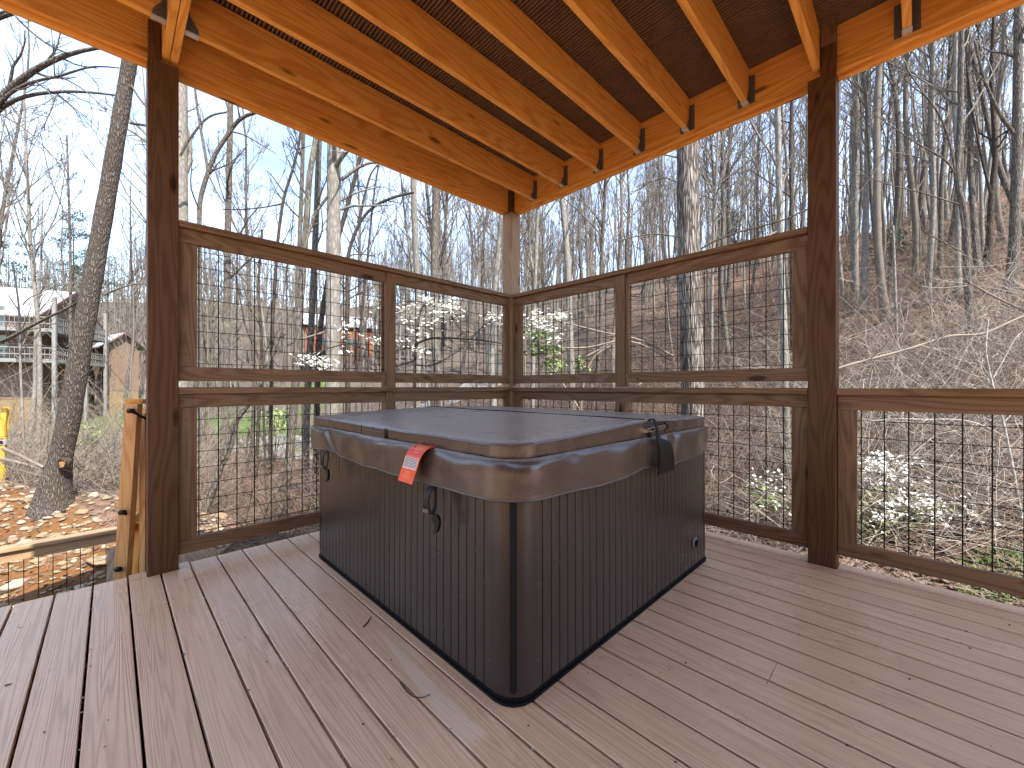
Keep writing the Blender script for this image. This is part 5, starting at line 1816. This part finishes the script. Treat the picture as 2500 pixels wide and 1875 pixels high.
dw3 = hand_tree('dogwood', 'low spreading dogwood with many white blossoms behind the far right railing', 'flowering tree', 5.6,
                [(2085, 1370), (2110, 1330), (2140, 1300), (2200, 1262), (2290, 1240)], 7, 3, 'twig_brown',
                limbs=[([(2110, 1330), (2150, 1290), (2155, 1255), (2130, 1190), (2100, 1130)], 4, 2, 5.6, 6.0), ([(2200, 1262), (2260, 1250), (2330, 1230), (2390, 1250)], 4, 2, 5.6, 5.8), ([(2140, 1300), (2220, 1290), (2300, 1290), (2380, 1270)], 3, 2), ([(2130, 1190), (2180, 1150), (2230, 1150)], 3, 2, 5.8, 6)],
                auto=(6, .2, .95), seed=72, sides=8, sub=(7, 5), up=.02, twr=.0025)
blobs([(2092, 2175, 1105, 1185, 5.5, 6.3, 1.5), (2150, 2225, 1120, 1165, 5.6, 6.3, .7), (2150, 2260, 1170, 1200, 5.6, 6.2, .35), (2180, 2290, 1208, 1265, 5.3, 6, 1.6), (2270, 2380, 1215, 1300, 5.2, 5.9, 1.1), (2120, 2200, 1230, 1300, 5.3, 5.8, .6), (2380, 2440, 1240, 1300, 5.2, 5.8, .25)], 42, .042, 4, parent=dw3, cl=.08)
blobs([(2085, 2220, 1190, 1320, 5.4, 6.0, 1.2), (2200, 2330, 1230, 1300, 5.4, 6, .7)], 40, .05, 5, .8, 2.0, 'leaf_pale', 'leaves', dw3, cl=.09)
dw4 = hand_tree('dogwood', 'little dogwood spray with scattered white blossoms below the right screen', 'flowering tree', 6.4,
                [(1800, 1320), (1830, 1250), (1870, 1200), (1900, 1170)], 5, 2, 'twig_pale', limbs=[([(1830, 1250), (1860, 1240), (1900, 1230)], 3, 2)], auto=(5, .2, .9), seed=73, sides=6, twr=.0025)
blobs([(1845, 1910, 1150, 1245, 6.0, 6.6, 1.0)], 30, .04, 6, parent=dw4, cl=.08)
blobs([(1845, 1915, 1190, 1250, 6.0, 6.6, 1.0)], 26, .05, 7, .8, 2.0, 'leaf', 'leaves', dw4, cl=.08)


def leafy_shrub(label, regs, mat, size, per, seed, name='green_shrub', stem=True, t=None):
    x0, x1, y0, y1, t0, t1, _ = regs[0]
    tt = (t0 + t1) / 2
    pm = P((x0 + x1) / 2, y1, tt)
    pm[2] = min(pm[2], ground_z(pm[0], pm[1])[0] - .05)
    r = empty(name, pm, label, 'shrub')
    g = np.random.default_rng(seed)
    st = Bag()
    for _ in range(9):
        e = P(g.uniform(x0, x1), g.uniform(y0, y1), g.uniform(t0, t1))
        st.add(resample([pm, (pm + e) / 2 + g.normal(size=3) * .08, e], 6)[None] - pm, np.linspace(.012, .004, 6)[None] * (1 + tt * .03), 4)
    link('stems', st.mesh('stems'), M['bark_dark'], r)
    blobs(regs, per, size, seed, 1.3, 1.8, mat, 'foliage', r, cl=size * 2.2)
    return r


leafy_shrub('hazy dark evergreen shrub on the leafy hillside beside the paired pale trunks', [(2135, 2210, 565, 625, 23, 25, 1)], 'leaf_dark', .12, 150, 1)
leafy_shrub('small evergreen shrub low on the slope centre of the far right railing', [(2255, 2275, 1070, 1100, 7.6, 8.0, 1)], 'leaf_dark', .05, 40, 2)
leafy_shrub('dark leafy shrub below the white sapling near the right edge', [(2360, 2460, 1320, 1375, 5.0, 5.5, 1)], 'leaf_dark', .05, 40, 3)
leafy_shrub('yellow green leafy bush in the valley beside the leaning double trunk', [(640, 700, 1000, 1060, 15, 18, 1)], 'leaf_pale', .10, 60, 4)
leafy_shrub('bright green bush at the foot of the far valley trees', [(180, 235, 1040, 1090, 12, 14, 1)], 'leaf', .07, 45, 5)


def pine(label, px, ybase, t, H, seed):
    p = P(px, ybase, t); p[2] = ground_z(p[0], p[1])[0] - .1
    r = empty('pine_tree', p, label, 'pine tree', None)
    g = np.random.default_rng(seed)
    C_ = resample([(0, 0, 0), (.1, 0, H * .5), (0, .1, H)], 10)
    b = Bag(); b.add(C_[None], np.linspace(.16, .03, 10)[None], 8)
    link('trunk', b.mesh('trunk'), M['bark_dark'], r)
    A, AR = grow(C_[None], np.linspace(.16, .03, 10)[None], 46, .35, .98, (60, 95), .26, .3, 5, g, .03, .08)
    b = Bag(); b.add(A, np.maximum(AR, .012), 4)
    link('branches', b.mesh('branches'), M['bark_dark'], r)
    pts = A[:, 2:].reshape(-1, 3)
    c = np.repeat(pts, 26, 0) + g.normal(size=(len(pts) * 26, 3)) * (.35, .35, .16)
    link('needles', quads_at(c, .11, 1.0, g, 2.6), M['leaf_dark'], r)
    return r


pine('dark pine rising left of the leaning tree behind the house', 178, 900, 52, 24, 1)
pine('dark pine at the far left edge behind the house roof', 20, 900, 60, 24, 2)
pine('small green pine on the slope right of the big shaggy trunk', 1775, 800, 55, 9, 3)
pine('green pine standing behind the leaning tree', 232, 900, 64, 24, 4)


# ------------------------------------------------------------------ houses
def cabin(name, label, C0, th_, La, Lb, z0, zw, zr, wall, low=None, low_h=3.0, roof='roof_metal', decks=(), windows=(), ov=.5, sgn=1):
    """C0 nearest corner; a runs away to one side, b to the other; gable end on the b side"""
    ra, va = (-math.cos(th_), math.sin(th_)) if sgn > 0 else (math.cos(th_), math.sin(th_))
    a = np.array([*(R2 * ra + V2 * va), 0.0])
    rb, vb = (math.sin(th_), math.cos(th_)) if sgn > 0 else (-math.sin(th_), math.cos(th_))
    b = np.array([*(R2 * rb + V2 * vb), 0.0])
    zv = np.array([0, 0, 1.0])
    O = np.array([C0[0], C0[1], 0.0])
    root = empty(name, (O[0], O[1], z0), label, 'house')
    at = lambda u, v, z: O + a * u + b * v + zv * z
    mb = MB()
    zl = z0 + (low_h if low else 0)

    def shell(z_0, z_1, gable, inset=0.0):
        m2 = MB()
        c = [at(inset, inset, z_0), at(La - inset, inset, z_0), at(La - inset, Lb - inset, z_0), at(inset, Lb - inset, z_0)]
        d = [p + zv * (z_1 - z_0) for p in c]
        fs = [(0, 1, 5, 4), (1, 2, 6, 5), (2, 3, 7, 6), (3, 0, 4, 7), (4, 5, 6, 7)]
        vs2 = c + d
        if gable:
            vs2 += [at(0, Lb / 2, zr - .1), at(La, Lb / 2, zr - .1)]
            fs += [(4, 7, 8), (5, 6, 9)]
        m2.add(vs2, fs)
        return m2
    shell(zl, zw, True).build('wall', M[wall], root)
    if low: shell(z0, zl - .004, False, .03).build('lower_wall', M[low], root)
    # roof slabs
    m2 = MB()
    for s in (0, 1):
        v0 = -ov if s == 0 else Lb + ov
        zz = zw - ov * (zr - zw) / (Lb / 2)
        p = [at(-ov, v0, zz), at(La + ov, v0, zz), at(La + ov, Lb / 2, zr), at(-ov, Lb / 2, zr)]
        q2 = [x + zv * .14 for x in p]
        m2.add(p + q2, [(0, 1, 2, 3), (4, 7, 6, 5), (0, 4, 5, 1), (1, 5, 6, 2), (2, 6, 7, 3), (3, 7, 4, 0)])
    m2.build('roof', M[roof], root)
    # verge boards on the gable end
    m2 = MB()
    for s in (0, 1):
        v0 = -ov if s == 0 else Lb + ov
        zz = zw - ov * (zr - zw) / (Lb / 2)
        p0, p1 = at(-ov - .03, v0, zz - .02), at(-ov - .03, Lb / 2, zr - .02)
        m2.add([p0, p1, p1 + zv * .16, p0 + zv * .16, p0 - a * .05, p1 - a * .05, p1 + zv * .16 - a * .05, p0 + zv * .16 - a * .05], [(0, 1, 2, 3), (4, 7, 6, 5), (0, 4, 5, 1), (3, 2, 6, 7)])
    m2.build('verge_board', M['siding_dark'], root)
    # windows: (side, u, z, w, h)
    for side, u, z, w, h in windows:
        ax, o0, nn = (a, at(u, 0, z), -b) if side == 'a' else (b, at(0, u, z), -a)
        fr = MB().obox(o0 + zv * h / 2, ax * (w / 2 + .08), zv * (h / 2 + .08), nn * .04).build('window_frame', M['trim'], root)
        MB().obox(o0 + zv * h / 2 + nn * .03, ax * w / 2, zv * h / 2, nn * .02).build('pane', M['glass_dark'], fr)
        MB().obox(o0 + zv * h / 2 + nn * .055, ax * .035, zv * h / 2, nn * .01).build('mullion', M['trim'], fr)
    # decks
    for zd, da, db in decks:
        m2 = MB()
        dp = 2.2
        m2.obox(at(La / 2, -dp / 2, zd), a * (La / 2 + 1), b * dp / 2, zv * .14)
        m2.obox(at(-dp / 2 - .02, Lb / 2 * .7 - dp / 2, zd + .001), a * dp / 2 * .98, b * (Lb / 2 * .7 + dp / 2), zv * .139)
        m2.build('deck_platform', M['trim'], root)
        m2 = MB()
        for h in (.5, 1.0):
            m2.obox(at(La / 2 - dp / 2, -dp, zd + h), a * (La / 2 + dp / 2), b * .03, zv * .035)
            m2.obox(at(-dp, Lb * .35 - dp / 2, zd + h), a * .03, b * (Lb * .35 + dp / 2), zv * .035)
        for u in np.arange(-dp, La, .28):
            m2.obox(at(u, -dp, zd + .55), a * .012, b * .012, zv * .45)
        for v in np.arange(-dp, Lb * .7, .28):
            m2.obox(at(-dp, v, zd + .55), a * .012, b * .012, zv * .45)
        m2.build('deck_railing', M['trim'], root)
    if decks:
        zt = max(d[0] for d in decks)
        for u, v in ((-2.2, -2.2), (1.6, -2.2), (5.2, -2.2), (9.0, -2.2), (-2.2, 2.2), (-2.2, 5.5)):
            MB().obox(at(u, v, (z0 - .8 + zt + 2.6) / 2), a * .11, b * .11, zv * (zt + 2.6 - z0 + .8) / 2).build('deck_post', M['trim'], root)
    return root


hz = lambda y, t: CAMZ + (HOR - y) * t / FPX
C0 = P(85, 900, 33)
cabin('brown_house', 'three storey brown house with pale metal roof and two pale railed decks at far left', C0, math.radians(-23.5), 15, 9.0, -2.5, 7.1, 9.7,
      'siding', 'siding_tan', 2.6, decks=((5.55, 0, 0), (3.15, 0, 0)),
      windows=(('b', 3.6, 5.9, 1.3, 1.2), ('a', 2.5, 6.0, 1.4, 1.5), ('a', 6, 6.0, 1.4, 1.5), ('a', 2.5, 3.5, 1.8, 1.7), ('a', 6.2, 3.5, 1.8, 1.7), ('b', 3.4, 3.4, 1.4, 1.6), ('a', 3.5, -.9, 2.4, 1.6)))
C1 = P(745, 900, 58)
cabin('red_cabin', 'red wooden cabin with pale metal roof seen through the left screen', C1, math.radians(28), 9.5, 6.5, 3.6, hz(788, 58), hz(758, 58), 'siding_red', 'siding_dark', 2.6, sgn=-1,
      windows=(('a', 2.5, 7.2, 1.0, 1.1), ('a', 6.5, 7.2, 1.0, 1.1)), decks=())
C2 = P(262, 900, 40)
cabin('low_cabin', 'narrow brown cabin with pale roof right of the leaning tree', C2, math.radians(30), 3.2, 2.4, -2.3, hz(838, 40), hz(812, 40), 'siding', 'siding_tan', 3.0,
      windows=(('a', 1.5, 2.2, .9, 1.0),))

# wire fence beside the road
fe = empty('wire_fence', gp(100, 14.5), 'low dark wire fence in front of the road behind the leaning tree', 'fence')
fp_ = [gp(x, 14.5 + .002 * x) for x in np.linspace(-150, 380, 12)]
mb = MB()
for p in fp_: mb.tube([p - (0, 0, .2), p + (0, 0, 1.1)], .022, 6)
mb.build('fence_post', M['bark_dark'], fe)
bpy.data.objects['fence_post']['kind'] = 'stuff'
mb = MB()
for h in (.12, .5, .8, 1.05):
    mb.tube([p + (0, 0, h) for p in fp_], .008, 4, False)
for a, b in zip(fp_[:-1], fp_[1:]):
    for u in np.linspace(0, 1, 7)[:-1]:
        p = a * (1 - u) + b * u
        mb.tube([p + (0, 0, .1), p + (0, 0, 1.05)], .005, 3, False)
mb.build('fence_wire', M['wire'], fe)

# ------------------------------------------------------------------ small things on the deck
def ground_pt(px, py, z=0.0):
    t = FPX * (CAMZ - z) / (py - HOR)
    return P(px, py, t)


for lab, pl in (('dark curled twig lying on the deck left of the tub corner', [(978, 1668), (992, 1690), (1012, 1706), (1034, 1706), (1050, 1697)]),
                ('short dry leaf stalk on the deck left of the tub', [(887, 1531), (898, 1520), (906, 1506)]),
                ('dark leaf sliver on the deck near the left edge', [(12, 1676), (20, 1673), (29, 1671)])):
    pw = [ground_pt(x, y) + (0, 0, .003) for x, y in pl]
    mb = MB(); mb.tube(resample(pw, 12), np.linspace(.0028, .0012, 12), 6)
    tag(mb.build('twig', M['bark_dark'], smooth=True, origin=pw[0]), lab, 'twig')
g = np.random.default_rng(21)
cs = []
for _ in range(420):
    yk = 0.071 + 0.14 * g.integers(-6, 22)
    x = g.uniform(-3.1, 1.0)
    if TX0 - .05 < x < TX1 + .05 and TY0 - .05 < yk < TY1 + .05: continue
    if -.5 < math.sin(x * 3 + yk * 5): cs.append((x, yk + g.normal() * .002, .0015))
cs = np.array(cs)
tag(link('seed_husks', quads_at(cs, g.uniform(.004, .012, len(cs)), .5, g, 1.5), M['stone_pale']), 'pale seed husks caught in the gaps between deck boards', 'debris', kind='stuff')
cs = np.column_stack([g.uniform(-3.1, .9, 380), g.uniform(-1.2, 3.05, 380), np.full(380, .0022)])
cs = cs[~((cs[:, 0] > TX0 - .05) & (cs[:, 0] < TX1 + .05) & (cs[:, 1] > TY0 - .05) & (cs[:, 1] < TY1 + .05))]
tag(link('specks', quads_at(cs, g.uniform(.003, .008, len(cs)), .3, g, 1.5), M['screw']), 'tiny dark specks of debris on the deck boards', 'debris', kind='stuff')
